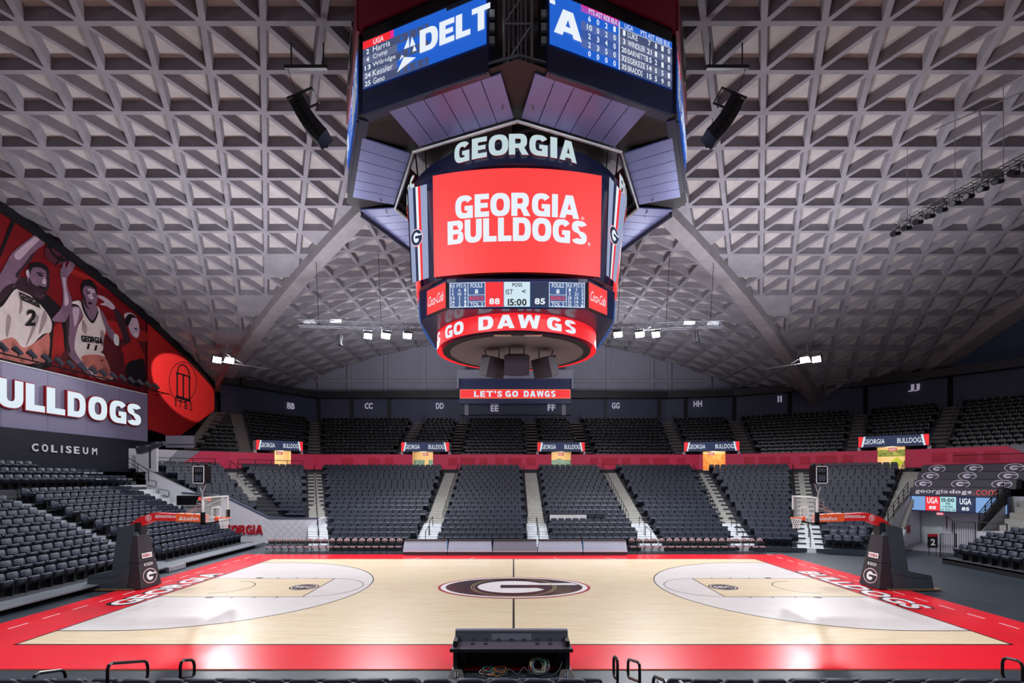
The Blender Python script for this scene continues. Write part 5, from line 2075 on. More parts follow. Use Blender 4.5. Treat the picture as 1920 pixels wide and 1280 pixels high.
x = thing('exit_sign', 'small red exit sign under the tunnel scoreboard', 'sign', rp_(1.72, .05, 2.3))
b = MB()
b.prism(rect(-.2, -.09, .2, .09), lambda u, v, d=0.0: rp_(1.72 + u, -d, 2.3 + v), -.06, 0)
b.build('box', emat('exit_pink', (220, 90, 110)), x)
b = MB()
b.text('EXIT', .3, .11, lambda u, v, d=0.0: rp_(1.72 + u, -d, 2.3 + v), 0, .02, 0, .01)
b.build('lettering', L_white, x)

M_pale = mat('cover_pale', (206, 200, 222), .5)
M_cover = mat('dark_purple_cover', (46, 40, 54), .55, noise=.1, scale=1.2)
NAMES = ['lowest, with the web address', 'second from the bottom', 'third from the bottom', 'topmost, beneath the railing']
for k in range(4):
    z0, z1 = 3.62 + .56 * k, 3.62 + .56 * (k + 1)
    o0, o1 = .0 + 1.15 * k, .0 + 1.15 * (k + 1)
    t = thing('seat_cover', 'dark cover sheet over the seats above the tunnel, %s' % NAMES[k], 'cover', rp_(3, o0, z0), 'dark seat cover tiers')
    b = MB()
    ta, tb = -.1 - .2 * k, 4.95 + .35 * k
    b.hexa([rp_(ta, o0, z0 - .1), rp_(tb, o0, z0 - .1), rp_(tb, o1, z0 - .1), rp_(ta, o1, z0 - .1)], [rp_(ta, o0 + .18, z1 - .06), rp_(tb, o0 + .18, z1 - .06), rp_(tb, o1, z1), rp_(ta, o1, z1)])
    b.build('sheet', M_cover, t)
    fc = lambda u, v, d=0.0, o0=o0, z0=z0: rp_(u, o0 + .02 + (v - z0 + .1) * .27 - d, v)
    b = MB()
    if k == 0:
        for body, u, w, m in (('georgia', 1.2, 1.9, 0), ('dogs', 2.82, 1.2, 0), ('.com', 4.1, 1.2, 1)):
            b.text(body, w, .36, shift(fc, u, z0 + .22), m, .05 if body == 'dogs' else .01, 0, .03)
        b.build('web_lettering', [mat('cover_white', (226, 222, 236), .5), M_redvinyl], t)
    else:
        for u in (.3, 2.45, 4.6):
            b = MB()
            g_logo(b, shift(fc, u, z0 + .22), .52, .29, .004, 0, 2, 1, 32, .02)
            mw = bpy.data.materials['cover_white']
            b.build('oval_logo', [mw, M_cover, M_pale], t)
# railing above the covers
t = thing('guard_railing', 'thin black picket railing along the top of the dark seat covers', 'railing', rp_(4, 5.0, 5.8))
b = MB()
b.tube([rp_(.8, 5.0, 6.55), rp_(8.5, 5.0, 6.55)], .025, 5)
for k in range(60):
    b.tube([rp_(.8 + k * .13, 5.0, 5.75), rp_(.8 + k * .13, 5.0, 6.55)], .009, 4)
b.build('picket', M_rail, t)
# right stair beside the covers with its dark solid side, and the far right fixed seats
b = MB()
for k in range(9):
    z = 1.9 + .36 * k
    o = -2.2 + .75 * k
    b.hexa([rp_(5.45 + .03 * k, o, 0), rp_(7.0, o, 0), rp_(7.0, o + .75, 0), rp_(5.45 + .03 * k, o + .75, 0)], [rp_(5.45 + .03 * k, o, z), rp_(7.0, o, z), rp_(7.0, o + .75, z), rp_(5.45 + .03 * k, o + .75, z)])
    b.hexa([rp_(7.0, o, 0), rp_(16, o, 0), rp_(16, o + .75, 0), rp_(7.0, o + .75, 0)], [rp_(7.0, o, z), rp_(16, o, z), rp_(16, o + .75, z), rp_(7.0, o + .75, z)])
    for s in range(9):
        p = rp_(7.4 + s * .53, o + .45, z)
        SEATS.append((p.x, p.y + D0, z, math.atan2(-.866, .5), 'fixed block by the right stair', k, s + 1, 0))
struct(b, 'floor_right_stair', M_conc)
b = MB()
for (t0, o0, l0, h0), (t1, o1, l1, h1) in (((4.6, -2.8, 1.47, 2.0), (5.0, -.2, 3.1, 3.88)), ((5.0, -.2, 3.0, 3.88), (5.15, .3, 3.3, 4.0))):
    b.hexa([rp_(t0, o0, l0), rp_(t0 + .15, o0, l0), rp_(t1 + .15, o1, l1), rp_(t1, o1, l1)], [rp_(t0, o0, h0), rp_(t0 + .15, o0, h0), rp_(t1 + .15, o1, h1), rp_(t1, o1, h1)], 0)
b.hexa([rp_(4.62, -2.8, 0), rp_(4.77, -2.8, 0), rp_(5.2, .4, 0), rp_(5.05, .4, 0)], [rp_(4.62, -2.8, 1.47), rp_(4.77, -2.8, 1.47), rp_(5.2, .4, 3.4), rp_(5.05, .4, 3.4)], 1)
b.hexa([rp_(4.62, -2.8, 0), rp_(9.5, -3.2, 0), rp_(9.5, -3.0, 0), rp_(4.62, -2.6, 0)], [rp_(4.62, -2.8, 1.5), rp_(9.5, -3.2, 1.9), rp_(9.5, -3.0, 1.9), rp_(4.62, -2.6, 1.5)], 1)
struct(b, 'wall_stair_side', [M_black, M_wallwhite])


def rail_run(name, label, pts, posts, cat='railing', group=None, r=.025, mids=1, drop=.9):
    t = thing(name, label, cat, pts[0] - Vector((0, 0, drop)), group)
    b = MB()
    b.tube(pts, r, 6)
    for m in range(1, mids + 1):
        b.tube([p - Vector((0, 0, drop * m / (mids + 1))) for p in pts], r * .8, 5)
    b.build('rail', M_rail, t)
    for f in posts:
        L = len(pts) - 1
        k = min(int(f * L), L - 1)
        p = pts[k].lerp(pts[k + 1], f * L - k)
        b = MB()
        b.tube([p - Vector((0, 0, drop)), p], r, 6)
        b.build('post', M_rail, t)
    return t


rail_run('stair_railing', 'black stair railing on top of the slanted white tunnel wall', [W(23.6, 31.4, 2.65), W(28.9, 36.5, 4.5)], (0, .25, .5, .75, 1), r=.03, mids=2, drop=.85)
rail_run('stair_railing', 'black railing on the solid dark stair side by the tunnel scoreboard', [rp_(4.68, -2.8, 2.65), rp_(5.08, -.2, 4.5)], (0, .25, .5, .75, 1), r=.03, mids=2, drop=.65)
rail_run('ramp_railing', 'level black railing in front of the white tunnel door', [rp_(3.0, -2.6, 2.3), rp_(3.5, -3.2, 2.1), rp_(6.2, -3.7, 2.1)], (0, .5, 1), r=.03, mids=0, drop=.8)
for k in range(6):
    p = rp_(7.05, -1.7 + .75 * k, 1.95 + .36 * k)
    t = thing('aisle_handrail', 'short black loop handrail on the stair beside the dark stair wall, %s from the floor' % nth(k + 1), 'handrail', p, 'loop handrails on the tunnel stair')
    b = MB()
    u, z = Vector((.866, .5, 0)) * .45, Vector((0, 0, 1))
    b.tube([p, p + z * .95, p + u * .3 + z * 1.1, p + u + z * 1.1, p + u * 1.1 + z * 1.0, p + u * 1.1 + z * .45, p + z * .35], .028, 6)
    b.build('loop', M_rail, t)

# right stand: four rows
XR = 24.3
b = MB()
for k in range(5):
    x0, z = XR + .82 * k, .28 + .33 * k
    b.box((x0 + .41, -8.5, z - .04), (.82, 29.6, .08), 0)
    b.box((x0 + .02, -8.5, z - .17), (.04, 29.6, .34), 1)
b.box((XR + 4.0, -8.5, .95), (.1, 29.6, 1.9), 2)
struct(b, 'floor_right_stand', [M_conc_dark, M_black, M_wallwhite])
for k in range(4):
    x, z = XR + .82 * (k + .6), .28 + .33 * k
    for s in range(28):
        y = 28.0 - D0 - .2 - s * .55 - (.15 if k < 2 else 0)
        if k == 3 and s < 1:
            continue
        SEATS.append((x, y + D0, z, -PI / 2, 'right stand', k, s + 1, 0))
t = thing('end_railing', 'black picket gate railing at the end of the right stand', 'railing', W(24.7, 28.5, 0))
b = MB()
for (xa, da), (xb, db), zt in (((24.5, 28.6), (25.4, 28.6), 1.6), ((25.4, 28.7), (26.6, 28.7), 2.25)):
    A_, B_ = W(xa, da, 0), W(xb, db, 0)
    b.tube([A_ + Vector((0, 0, .25)), A_ + Vector((0, 0, zt)), B_ + Vector((0, 0, zt)), B_ + Vector((0, 0, .25))], .03, 6)
    for q in range(1, 9):
        p = A_.lerp(B_, q / 9)
        b.tube([p + Vector((0, 0, .3)), p + Vector((0, 0, zt))], .014, 4)
    b.tube([A_ + Vector((0, 0, .3)), B_ + Vector((0, 0, .3))], .02, 5)
b.build('picket', M_rail, t)
t = thing('section_placard', 'small dark standing placard with white section number by the picket gate', 'sign', W(26.3, 30.2, 0))
b = MB()
fr = frame(W(25.75, 30.6, .95), (1, -.15, 0), (0, 0, 1))
b.prism(rect(-.27, -.42, .27, .42), fr, -.05, 0, 0)
b.prism(rect(-.27, .26, .27, .42), fr, 0, .01, 1)
b.build('board', [M_black, M_redletter], t)
b = MB()
b.text('2', .26, .4, shift(fr, 0, -.08), 0, .03, 0, .015)
b.build('numeral', M_white, t)
b = MB()
for s in (-.2, .2):
    b.tube([fr(s, -.42, -.02), fr(s, -.95, -.02)], .02, 5)
b.build('foot', M_rail, t)
# ------------------------------------------------------------------ near stand at the bottom edge of the view
b = MB()
for k in range(4):
    d0, z = 9.35 - .85 * k, .385 + .33 * k
    b.box((0, d0 - D0 - .43, z - .05), (40, .85, .1), 0)
    b.box((0, d0 - D0 - .02, z - .2), (40, .04, .4), 1)
struct(b, 'floor_near_stand', [M_conc_dark, M_black])
for k in range(2):
    d, z = 9.0 - .85 * k, .385 + .33 * k
    s = 0
    for q in range(-18, 18):
        x = (q + .5) * .535 + (.12 if k else 0)
        px = 963 + F * x / d
        if -7.1 < x < -6.05 or 1.35 < x < 2.6 or x > 8.75:
            continue
        s += 1
        SEATS.append((x, d, z, PI, 'near stand', k, s, 0))

# ------------------------------------------------------------------ one folding seat with its parts
SW = .53


def seat_parts(parent):
    T = Matrix.Translation
    R = lambda a: Matrix.Rotation(a, 4, 'X')
    b = MB()
    b.slab(.47, .47, .075, .09, T((0, .16, .63)) @ R(-.2), 0, .022, 4)
    b.slab(.48, .44, .03, .09, T((0, .21, .60)) @ R(-.2), 1, .01, 3)
    b.build('backrest', [M_seat, M_seatpl], parent, True, False)
    b = MB()
    b.slab(.43, .42, .1, .07, T((0, -.1, .46)) @ R(.62), 0, .025, 4)
    b.slab(.42, .36, .03, .09, T((0, -.15, .42)) @ R(.62), 1, .01, 3)
    b.build('seat_pan', [M_seat, M_seatpl], parent, True, False)
    b = MB()
    b.slab(.06, .36, .045, .02, T((SW / 2, -.06, .645)) @ R(PI / 2), 0, .01, 3)
    b.box((SW / 2, -.225, .64), (.05, .02, .04), 1)  # pale armrest end, a painted glint
    b.build('armrest', [M_seatpl, M_glint], parent, False, False)
    b = MB()
    b.hexa([(SW / 2 - .02, -.1, 0), (SW / 2 + .02, -.1, 0), (SW / 2 + .02, .2, 0), (SW / 2 - .02, .2, 0)], [(SW / 2 - .02, -.16, .62), (SW / 2 + .02, -.16, .62), (SW / 2 + .02, .1, .62), (SW / 2 - .02, .1, .62)])
    b.build('support_leg', [M_black], parent, False, False)


def in_frame(s):
    x, d, z = s[0], s[1], s[2]
    px, py = 963 + F * x / d, 897 - F * (z + .8 - CAMZ) / d
    return -25 < px < 1945 and py < 1281


vis = sorted([s for s in SEATS if in_frame(s)], key=lambda s: s[1])
single, rest = vis[:300], vis[300:] + [s for s in SEATS if not in_frame(s) and s[4] not in ('near stand',)]
STAND = {'left stand past the stair': 'in left stand past the stair', 'left stand before the stair': 'in left stand before the stair', 'back block of the left stand': 'in the dark back block of left stand',
         'right stand': 'in the right stand', 'near stand': 'back top along the bottom edge', 'lower bowl': 'in the lower bowl', 'fixed block by the right stair': 'by the right stair', 'upper bowl': 'in upper bowl'}
proto = None
for (x, d, z, ang, stand, k, n, i) in single:
    if proto is None:
        proto = thing('arena_seat', 'seat', 'seat')
        seat_parts(proto)
        remember(proto)
        o = proto
    else:
        o = copy_tree(proto)
    o.location = W(x, d, z)
    o.rotation_euler = (0, 0, ang)
    props(o, 'black folding seat %s, %s row, %s seat' % (STAND[stand], nth(k + 1), nth(n)) + (' of block %s' % ['A', 'B', 'C', 'D', 'E', 'F', 'G', 'H'][i] if stand == 'lower bowl' else ''), 'seat', 'folding seats of the %s' % stand)

# all the smaller, more distant seats as one mass


def seat_lite():
    vs, fs, ms = [], [], []

    def add(v, f, m):
        n = len(vs)
        vs.extend(v)
        for q in f:
            fs.append(tuple(n + j for j in q))
            ms.append(m)
    ol = [(-.235, .36), (.235, .36), (.235, .78), (.17, .86), (-.17, .86), (-.235, .78)]
    front = [(x, .13 + (z - .4) * .2, z) for x, z in ol]
    back = [(x, .21 + (z - .4) * .2, z) for x, z in ol]
    add(front + back, [(0, 1, 2, 3, 4, 5), (11, 10, 9, 8, 7, 6)] + [(j, 6 + j, 6 + (j + 1) % 6, (j + 1) % 6) for j in range(6)], 0)
    pan = [(-.215, -.24, .63), (.215, -.24, .63), (.215, .04, .34), (-.215, .04, .34)]
    pan2 = [(x, y - .06, z - .09) for x, y, z in pan]
    add(pan + pan2, [(0, 1, 2, 3), (7, 6, 5, 4), (0, 4, 5, 1), (1, 5, 6, 2), (2, 6, 7, 3), (3, 7, 4, 0)], 0)
    x0, x1 = .235, .295
    arm = [(x0, -.2, .62), (x1, -.2, .62), (x1, .12, .62), (x0, .12, .62), (x0, -.2, .66), (x1, -.2, .66), (x1, .12, .66), (x0, .12, .66)]
    add(arm, [(4, 5, 6, 7), (0, 1, 5, 4), (0, 4, 7, 3), (1, 2, 6, 5)], 1)
    add([(x0 + .015, -.205, .625), (x1 - .01, -.205, .625), (x1 - .01, -.205, .655), (x0 + .015, -.205, .655)], [(0, 1, 2, 3)], 2)  # pale quad at the armrest end painted as a glint
    leg = [(.25, -.1, 0), (.28, -.1, 0), (.28, .15, 0), (.25, .15, 0), (.25, -.15, .62), (.28, -.15, .62), (.28, .1, .62), (.25, .1, .62)]
    add(leg, [(0, 1, 5, 4), (0, 4, 7, 3), (1, 2, 6, 5)], 1)
    return np.array(vs, float), fs, ms


LV, LF, LM = seat_lite()
allv, allf, allm = [], [], []
glintv = np.array([(.0, -.02, 0), (.035, -.02, 0), (.035, -.02, .1), (.0, -.02, .1)])
nb = 0
for (x, d, z, ang, stand, k, n, i) in rest:
    c, s = math.cos(ang), math.sin(ang)
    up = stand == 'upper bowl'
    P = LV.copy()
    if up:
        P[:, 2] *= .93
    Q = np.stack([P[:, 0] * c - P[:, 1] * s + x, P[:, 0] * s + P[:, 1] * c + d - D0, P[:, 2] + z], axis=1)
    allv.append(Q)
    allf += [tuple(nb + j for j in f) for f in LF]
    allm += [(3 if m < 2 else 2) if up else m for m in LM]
    nb += len(Q)
    if up:      # pale vertical strips painted in as glints between the upper seat backs
        P = glintv + np.array([.225, .2, .58 + .1 * rnd.random()])
        P[:, 1] -= .1
        Q = np.stack([P[:, 0] * c - P[:, 1] * s + x, P[:, 0] * s + P[:, 1] * c + d - D0, P[:, 2] + z], axis=1)
        allv.append(Q)
        if rnd.random() < .8:
            allf.append((nb, nb + 1, nb + 2, nb + 3))
            allm.append(2)
        nb += 4
V_ = np.concatenate(allv)
me = bpy.data.meshes.new('bowl_seating')
me.from_pydata(V_.tolist(), [], allf)
for m in (M_seat, M_seatpl, M_glint, M_seatup):
    me.materials.append(m)
me.polygons.foreach_set('material_index', allm)
me.update()
o = bpy.data.objects.new('bowl_seating', me)
COL.objects.link(o)
props(o, 'the many small distant black folding seats filling the lower and upper bowl', 'seats', None, 'stuff')

# ------------------------------------------------------------------ aisle handrails
AISLES = ['beside the lettered wall', 'first one past the white lettered wall', 'second', 'under the message board', 'fourth', 'fifth', 'sixth', 'last one before the tunnel']
for i in range(2, 9):
    lab = 'short black handrail loops on the lower bowl aisle, %s from lettered wall' % nth(i - 1)
    p0 = lerp2(V[i], Wf[i], .03)
    t = thing('aisle_handrail', lab, 'handrail', W(*p0, 5.3), 'handrails on the lower bowl aisles')
    j0, j1 = max(i - 1, 0), min(i + 1, len(V) - 1)
    e = Vector((V[j1][0] - V[j0][0], V[j1][1] - V[j0][1], 0)).normalized() * (-.62 if i > 3 else .62)
    if i in (2, 3):
        e = e if i == 3 else e * 0
    for k in range(14):
        a, c = lerp2(V[i], Wf[i], low_s(k)), lerp2(V[i], Wf[i], low_s(k + 1))
        A_, C_ = W(*a, low_z(k)) + e, W(*c, low_z(k)) + e
        b = MB()
        b.tube([A_, A_ + Vector((0, 0, .95)), C_ + Vector((0, 0, .72)), C_ + Vector((0, 0, .35))], .024, 5)
        b.build('rail_loop', M_rail, t)
    if i < 8:
        for k in (15, 17):
            a, c = lerp2(V[i], Wf[i], low_s(k)), lerp2(V[i], Wf[i], low_s(k + 1.6))
            A_, C_ = W(*a, low_z(k)), W(*c, low_z(k))
            b = MB()
            b.tube([A_, A_ + Vector((0, 0, .95)), C_ + Vector((0, 0, .72)), C_ + Vector((0, 0, -.3))], .026, 5)
            b.build('rail_loop', M_rail, t)
for i in range(1, 11):
    a, c = lerp2(UI[i], UO[i], .2), lerp2(UI[i], UO[i], .98)
    j0, j1 = max(i - 1, 0), min(i + 1, len(UI) - 1)
    e = Vector((UI[j1][0] - UI[j0][0], UI[j1][1] - UI[j0][1], 0)).normalized() * .6
    A_, C_ = W(*a, up_z(2.6) + .9) + e, W(*c, up_z(12.8) + .9) + e
    rail_run('upper_handrail', 'thin dark handrail on the upper bowl stair, %s from the arch banner' % nth(i), [A_, C_], [q / 6 for q in range(7)], 'handrail', 'handrails on the upper stairs', .022, 0, .9)
# concourse railings over the left corner
rail_run('concourse_railing', 'black level railing in front of the striped end of the red concourse wall', [W(-29.8, 40.4, 6.5), W(-26.3, 43.9, 6.5)], (0, .33, .66, 1), r=.028, mids=2)
rail_run('concourse_railing', 'black level railing before the red concourse wall left of the first entrance', [W(-25.0, 45.2, 6.5), W(-20.6, 48.6, 6.5)], (0, .25, .5, .75, 1), r=.028, mids=1)
rail_run('corner_handrail', 'sloping black handrail on the short corner stair above the lettered wall', [W(-25.6, 45.0, 6.4), W(-21.6, 41.4, 4.4)], (0, .33, .66, 1), r=.028, mids=0)
rail_run('corner_railing', 'sloping black railing at the top of the white ramp wall by the left stand', [W(-29.2, 37.6, 6.4), W(-27.4, 37.4, 5.4)], (0, .5, 1), r=.028, mids=2)


def loop_rail(name, label, pts, group):
    """pipe loop: pts = near foot, near top, far top, far low, near low"""
    t = thing(name, label, 'handrail', pts[0], group)
    f, nt_, ft, fl, nl = [Vector(p) for p in pts]
    def corner(a, p, c, r=.1):
        return [p + (a - p).normalized() * r, p + ((a - p).normalized() + (c - p).normalized()) * r * .3, p + (c - p).normalized() * r]
    path = [f] + corner(f, nt_, ft) + corner(nt_, ft, fl) + corner(ft, fl, nl) + [nl]
    b = MB()
    b.tube(path, .027, 8)
    b.build('loop', M_rail, t)
    return t


GN = 'loop handrails at the bottom edge'
for lab, X, dn, df, zn, zf_, low_ in (('black loop handrail at the bottom edge, nearest the corner by the left stand', -8.05, 8.35, 8.95, 1.5, 1.34, -.35),
                                     ('wide black loop handrail beside the foreground aisle, on its outer side', -7.05, 8.65, 9.6, 1.56, 1.26, -.37),
                                     ('narrow black loop handrail beside the foreground aisle, on its inner side', -6.12, 9.15, 9.55, 1.43, 1.30, -.34),
                                     ('narrow black loop handrail just past the cable-strewn desk, nearest the desk', 1.93, 9.25, 9.6, 1.42, 1.36, -.4),
                                     ('middle black loop handrail of the three past the cable-strewn desk', 2.24, 8.85, 9.75, 1.50, 1.24, -.36),
                                     ('lowest black loop handrail of the three past the cable-strewn desk', 2.3, 7.5, 8.2, 1.72, 1.52, -.36),
                                     ('black loop handrail in the bottom corner below the wide red lettering', 9.32, 9.12, 9.5, 1.42, 1.37, -.42)):
    zb = .3 + max(0, math.ceil((9.35 - dn) / .85) - 1) * .33
    loop_rail('loop_handrail', lab, [W(X, dn, zb), W(X, dn, zn), W(X, df, zf_), W(X, df, zf_ + low_), W(X, dn, zn + low_ + .02)], GN)
# loop handrails on the stair of the left stand
for k in range(0, 10):
    x, z = XL - PL * (k + .5), .3 + ZL * k
    o = Vector((x, AY + .66, z))
    if k in (0, 1, 3, 5, 7, 9):
        loop_rail('stand_handrail', 'black loop handrail on the left stand stair, %s step from the floor' % nth(k + 1), [o + Vector((-.35, 0, 0)), o + Vector((-.35, 0, .95)), o + Vector((.45, 0, .78)), o + Vector((.45, 0, .42)), o + Vector((-.35, 0, .55))], 'loop handrails on the left stand stair')
for k, (px, py) in enumerate(((262, 893), (283, 907), (307, 925))):
    d = 37.9
    o = W((px - 963) / F * d, d, CAMZ + (897 - py) / F * d)
    loop_rail('ramp_handrail', 'black loop handrail by the white ramp wall, %s from the top' % nth(k + 1), [o + Vector((-.4, 0, -1)), o + Vector((-.4, 0, .35)), o + Vector((.4, 0, .2)), o + Vector((.4, 0, -.25)), o + Vector((-.4, 0, -.1))], 'loop handrails along the ramp wall')
# ramp stair behind the stand
b = MB()
for k in range(9):
    x = -28.2 + .55 * k
    z = 4.3 - .34 * k
    b.box((x, 36.9 - D0, z / 2), (.55, 2.4, z))
struct(b, 'floor_ramp_stair', M_steel)
b = MB()
b.box(W(-28.9, 39.3, 6.3), (1.6, .2, 2.0), 0)
struct(b, 'door_2', M_wallwhite)

# ------------------------------------------------------------------ basketball hoops


def hoop(s, du, label):
    X = lambda u: s * (u + du)
    root = thing('basketball_hoop', label, 'basketball hoop', (X(16.6), 0, .03), 'portable basketball hoops')
    P3 = lambda u, y, z: Vector((X(u), y, z))
    w = .62
    b = MB()
    b.hexa([P3(16.55, -w, .03), P3(18.3, -w, .03), P3(18.3, w, .03), P3(16.55, w, .03)], [P3(16.45, -w, .96), P3(18.2, -w, .62), P3(18.2, w, .62), P3(16.45, w, .96)])
    b.tube([P3(16.6, -w - .01, .72), P3(17.3, -w - .02, .56), P3(18.2, -w - .01, .5)], .012, 4)
    b.build('base_pad', M_pad, root)
    b = MB()
    b.box(P3(17.4, 0, .035), (2.3, 1.5, .05))
    b.build('wheel_board', M_edge, root)
    # padded front column: wide skirt below, tapered panel above
    b = MB()
    b.hexa([P3(15.95, -w, .03), P3(16.5, -w, .03), P3(16.5, w, .03), P3(15.95, w, .03)], [P3(16.12, -w + .1, 1.12), P3(16.5, -w + .1, 1.12), P3(16.5, w - .1, 1.12), P3(16.12, w - .1, 1.12)], 0)
    b.hexa([P3(16.13, -w + .11, 1.14), P3(16.5, -w + .11, 1.14), P3(16.5, w - .11, 1.14), P3(16.13, w - .11, 1.14)], [P3(16.3, -w + .26, 2.3), P3(16.6, -w + .26, 2.3), P3(16.6, w - .26, 2.3), P3(16.3, w - .26, 2.3)], 0)
    b.hexa([P3(16.3, -w + .26, 2.3), P3(16.6, -w + .26, 2.3), P3(16.6, w - .26, 2.3), P3(16.3, w - .26, 2.3)], [P3(16.38, -w + .3, 2.45), P3(16.6, -w + .3, 2.45), P3(16.6, w - .3, 2.45), P3(16.38, w - .3, 2.45)], 1)
    fp_ = b.build('front_pad', [M_padfront, M_pad], root)
    ux = Vector((0, -s, 0))
    slope = Vector((s * .17, 0, 1.09)).normalized()
    fl = frame(P3(16.035, 0, .55) - Vector((s * .012, 0, 0)), ux, slope)
    slope2 = Vector((s * .17, 0, 1.16)).normalized()
    fu = frame(P3(16.2, 0, 1.65) - Vector((s * .012, 0, 0)), ux, slope2)
    b = MB()
    g_logo(b, shift(fl, 0, -.05), .43, .34, .004, 1, 0, 2, 36)
    b.text('KOCH', .5, .13, shift(fl, 0, .47), 0, .03, 0, .012)
    flat(b, rect(-.3, -.36, .3, -.14), fu, .006, 0)
    b.text('KENDA', .5, .13, shift(fu, 0, -.25), 1, .03, 0, .012)
    b.build('pad_lettering', [M_white, M_redletter, M_padfront], fp_)
    b = MB()
    b.hexa([P3(16.55, -.5, .9), P3(17.3, -.5, .8), P3(17.3, .5, .8), P3(16.55, .5, .9)], [P3(16.5, -.34, 2.8), P3(17.15, -.34, 2.62), P3(17.15, .34, 2.62), P3(16.5, .34, 2.8)])
    b.build('mast_pad', M_pad, root)
    b = MB()
    b.box(P3(16.4, 0, 2.6), (.25, .4, .5))
    b.build('mast', M_black, root)
    prof = [(17.0, 2.35), (16.95, 2.62), (16.4, 3.06), (15.85, 3.26), (15.6, 3.27), (13.6, 3.16), (13.6, 2.9), (15.6, 2.93), (15.85, 2.9), (16.3, 2.7), (16.7, 2.35)]
    b = MB()
    hw = .17
    fa = lambda u, v, d=0.0: P3(u, -d, v)
    b.prism(prof, fa, -hw, hw, 0)
    arm = b.build('boom_arm', M_redvinyl, root)
    b = MB()
    b.prism([(14.75, 3.25), (13.55, 3.19), (13.55, 2.87), (14.75, 2.9)], fa, -hw - .02, hw + .02, 0)
    b.build('sleeve', M_orange, arm)
    b = MB()
    sd = frame((X(0), -hw, 0), (1, 0, 0), (0, 0, 1))
    off = lambda u: s * (u)
    fs_ = lambda u, v, d=0.0: Vector((u, -hw - d, v))
    b.text('GEORGIADOGS.com', .92, .13, shift(fs_, X(15.2), 3.12), 0, .04, 0, .012)
    b.text('StateFarm', .66, .17, shift(fs_, X(14.08), 3.03), 0, .03, 0, .03)
    for cx, cy in ((-.0, .045), (-.045, -.04), (.045, -.04)):
        flat(b, ellipse(X(14.08) - .44 + cx, 3.03 + cy, .05, .04, 14), fs_, .03, 0)
    e = shift(fs_, X(15.95), 3.05)
    flat(b, ellipse(0, 0, .13, .15, 24), e, .012, 0)
    flat(b, ellipse(0, 0, .105, .125, 24), e, .016, 1)
    b.text('S', .12, .16, e, 0, .03, 0, .02)
    b.build('arm_lettering', [M_white, M_redvinyl], arm)
    # backboard
    uB, z0, z1, hw2 = 13.11, 2.9, 3.97, .915
    b = MB()
    b.box(P3(uB, 0, (z0 + z1) / 2), (.02, hw2 * 2 - .04, z1 - z0 - .04))
    gl = b.build('backboard', M_glass, root)
    b = MB()
    for y in (-hw2, hw2):
        b.box(P3(uB, y, (z0 + z1) / 2), (.06, .05, z1 - z0))
    for z in (z0, z1):
        b.box(P3(uB, 0, z), (.06, hw2 * 2 + .05, .05))
    for y in (-.3, .3):
        b.box(P3(uB - .012, y, 3.29), (.006, .05, .46))
    for z in (3.08, 3.51):
        b.box(P3(uB - .012, 0, z), (.006, .62, .05))
    b.build('frame', M_white, gl)
    b = MB()
    for y in (-hw2, hw2):
        b.box(P3(uB, y, z0 + .2), (.14, .12, .5))
    b.box(P3(uB, 0, z0 - .03), (.14, hw2 * 2 + .12, .08))
    b.build('edge_padding', M_blackgloss, gl)
    b = MB()
    uR = 12.75 - (0 if s < 0 else 0)
    b.tube([P3(uR + .228 * math.cos(a), .228 * math.sin(a), 3.05) for a in np.linspace(0, 2 * PI, 28, endpoint=False)], .016, 6, 0, True)
    b.box(P3(uR + .28, 0, 3.03), (.14, .16, .06))
    b.box(P3(uB - .03, 0, 3.0), (.03, .2, .2))
    b.tube([P3(uR + .12, -.2, 3.03), P3(uB - .02, -.1, 2.95)], .012, 5)
    b.tube([P3(uR + .12, .2, 3.03), P3(uB - .02, .1, 2.95)], .012, 5)
    rim = b.build('rim', M_orange, root)
    b = MB()
    nst = 12
    lev = [(.222, 3.04), (.20, 2.95), (.165, 2.85), (.14, 2.75), (.135, 2.64), (.145, 2.58)]
    for q in range(nst):
        for sg in (-1, 1):
            pts = []
            for j, (r, z) in enumerate(lev):
                a = 2 * PI * (q + sg * j * .5) / nst
                pts.append(P3(uR + r * math.cos(a), r * math.sin(a), z))
            b.tube(pts, .008, 4)
    b.build('net', M_white, rim)
    b = MB()
    for y in (-.55, .55):
        b.tube([P3(uB + .05, y, 3.85), P3(14.4, y * .2, 3.25)], .025, 6)
        b.tube([P3(uB + .05, y, 3.05), P3(13.7, y * .2, 3.05)], .025, 6)
    b.tube([P3(uB + .05, -.6, 3.9), P3(13.6, -.5, 3.85), P3(13.95, -.15, 3.2)], .022, 6)
    b.build('brace', M_truss, root)
    # shot clock
    uC = 13.72
    b = MB()
    b.tube([P3(uC, 0, 3.2), P3(uC, 0, 4.1)], .05, 8)
    b.tube([P3(uC, 0, 4.1), P3(uC - .16, 0, 4.55)], .03, 6)
    b.tube([P3(uC, 0, 4.1), P3(uC + .16, 0, 4.55)], .03, 6)
    b.build('clock_post', M_truss, root)
    b = MB()
    b.box(P3(uC, 0, 4.94), (.5, .5, .76))
    for sx in (-.18, .18):
        b.cyl(P3(uC + sx, 0, 5.32), P3(uC + sx, 0, 5.4), .05, .05, 8)
    ck = b.build('shot_clock', M_blackgloss, root)
    b = MB()
    fc = frame(P3(uC, -.252, 4.94), (1, 0, 0), (0, 0, 1))
    for u0, v0, u1, v1 in ((-.25, -.38, .25, -.35), (-.25, .35, .25, .38), (-.25, -.38, -.22, .38), (.22, -.38, .25, .38)):
        b.prism(rect(u0, v0, u1, v1), fc, 0, .015, 0)
    b.text('88', .3, .26, shift(fc, 0, -.14), 1, 0, 0, .004)
    b.text('00', .3, .16, shift(fc, 0, .2), 1, 0, 0, .004)
    b.build('clock_face', [M_white, mat('unlit_digit', (92, 100, 120), .5)], ck)
    return root


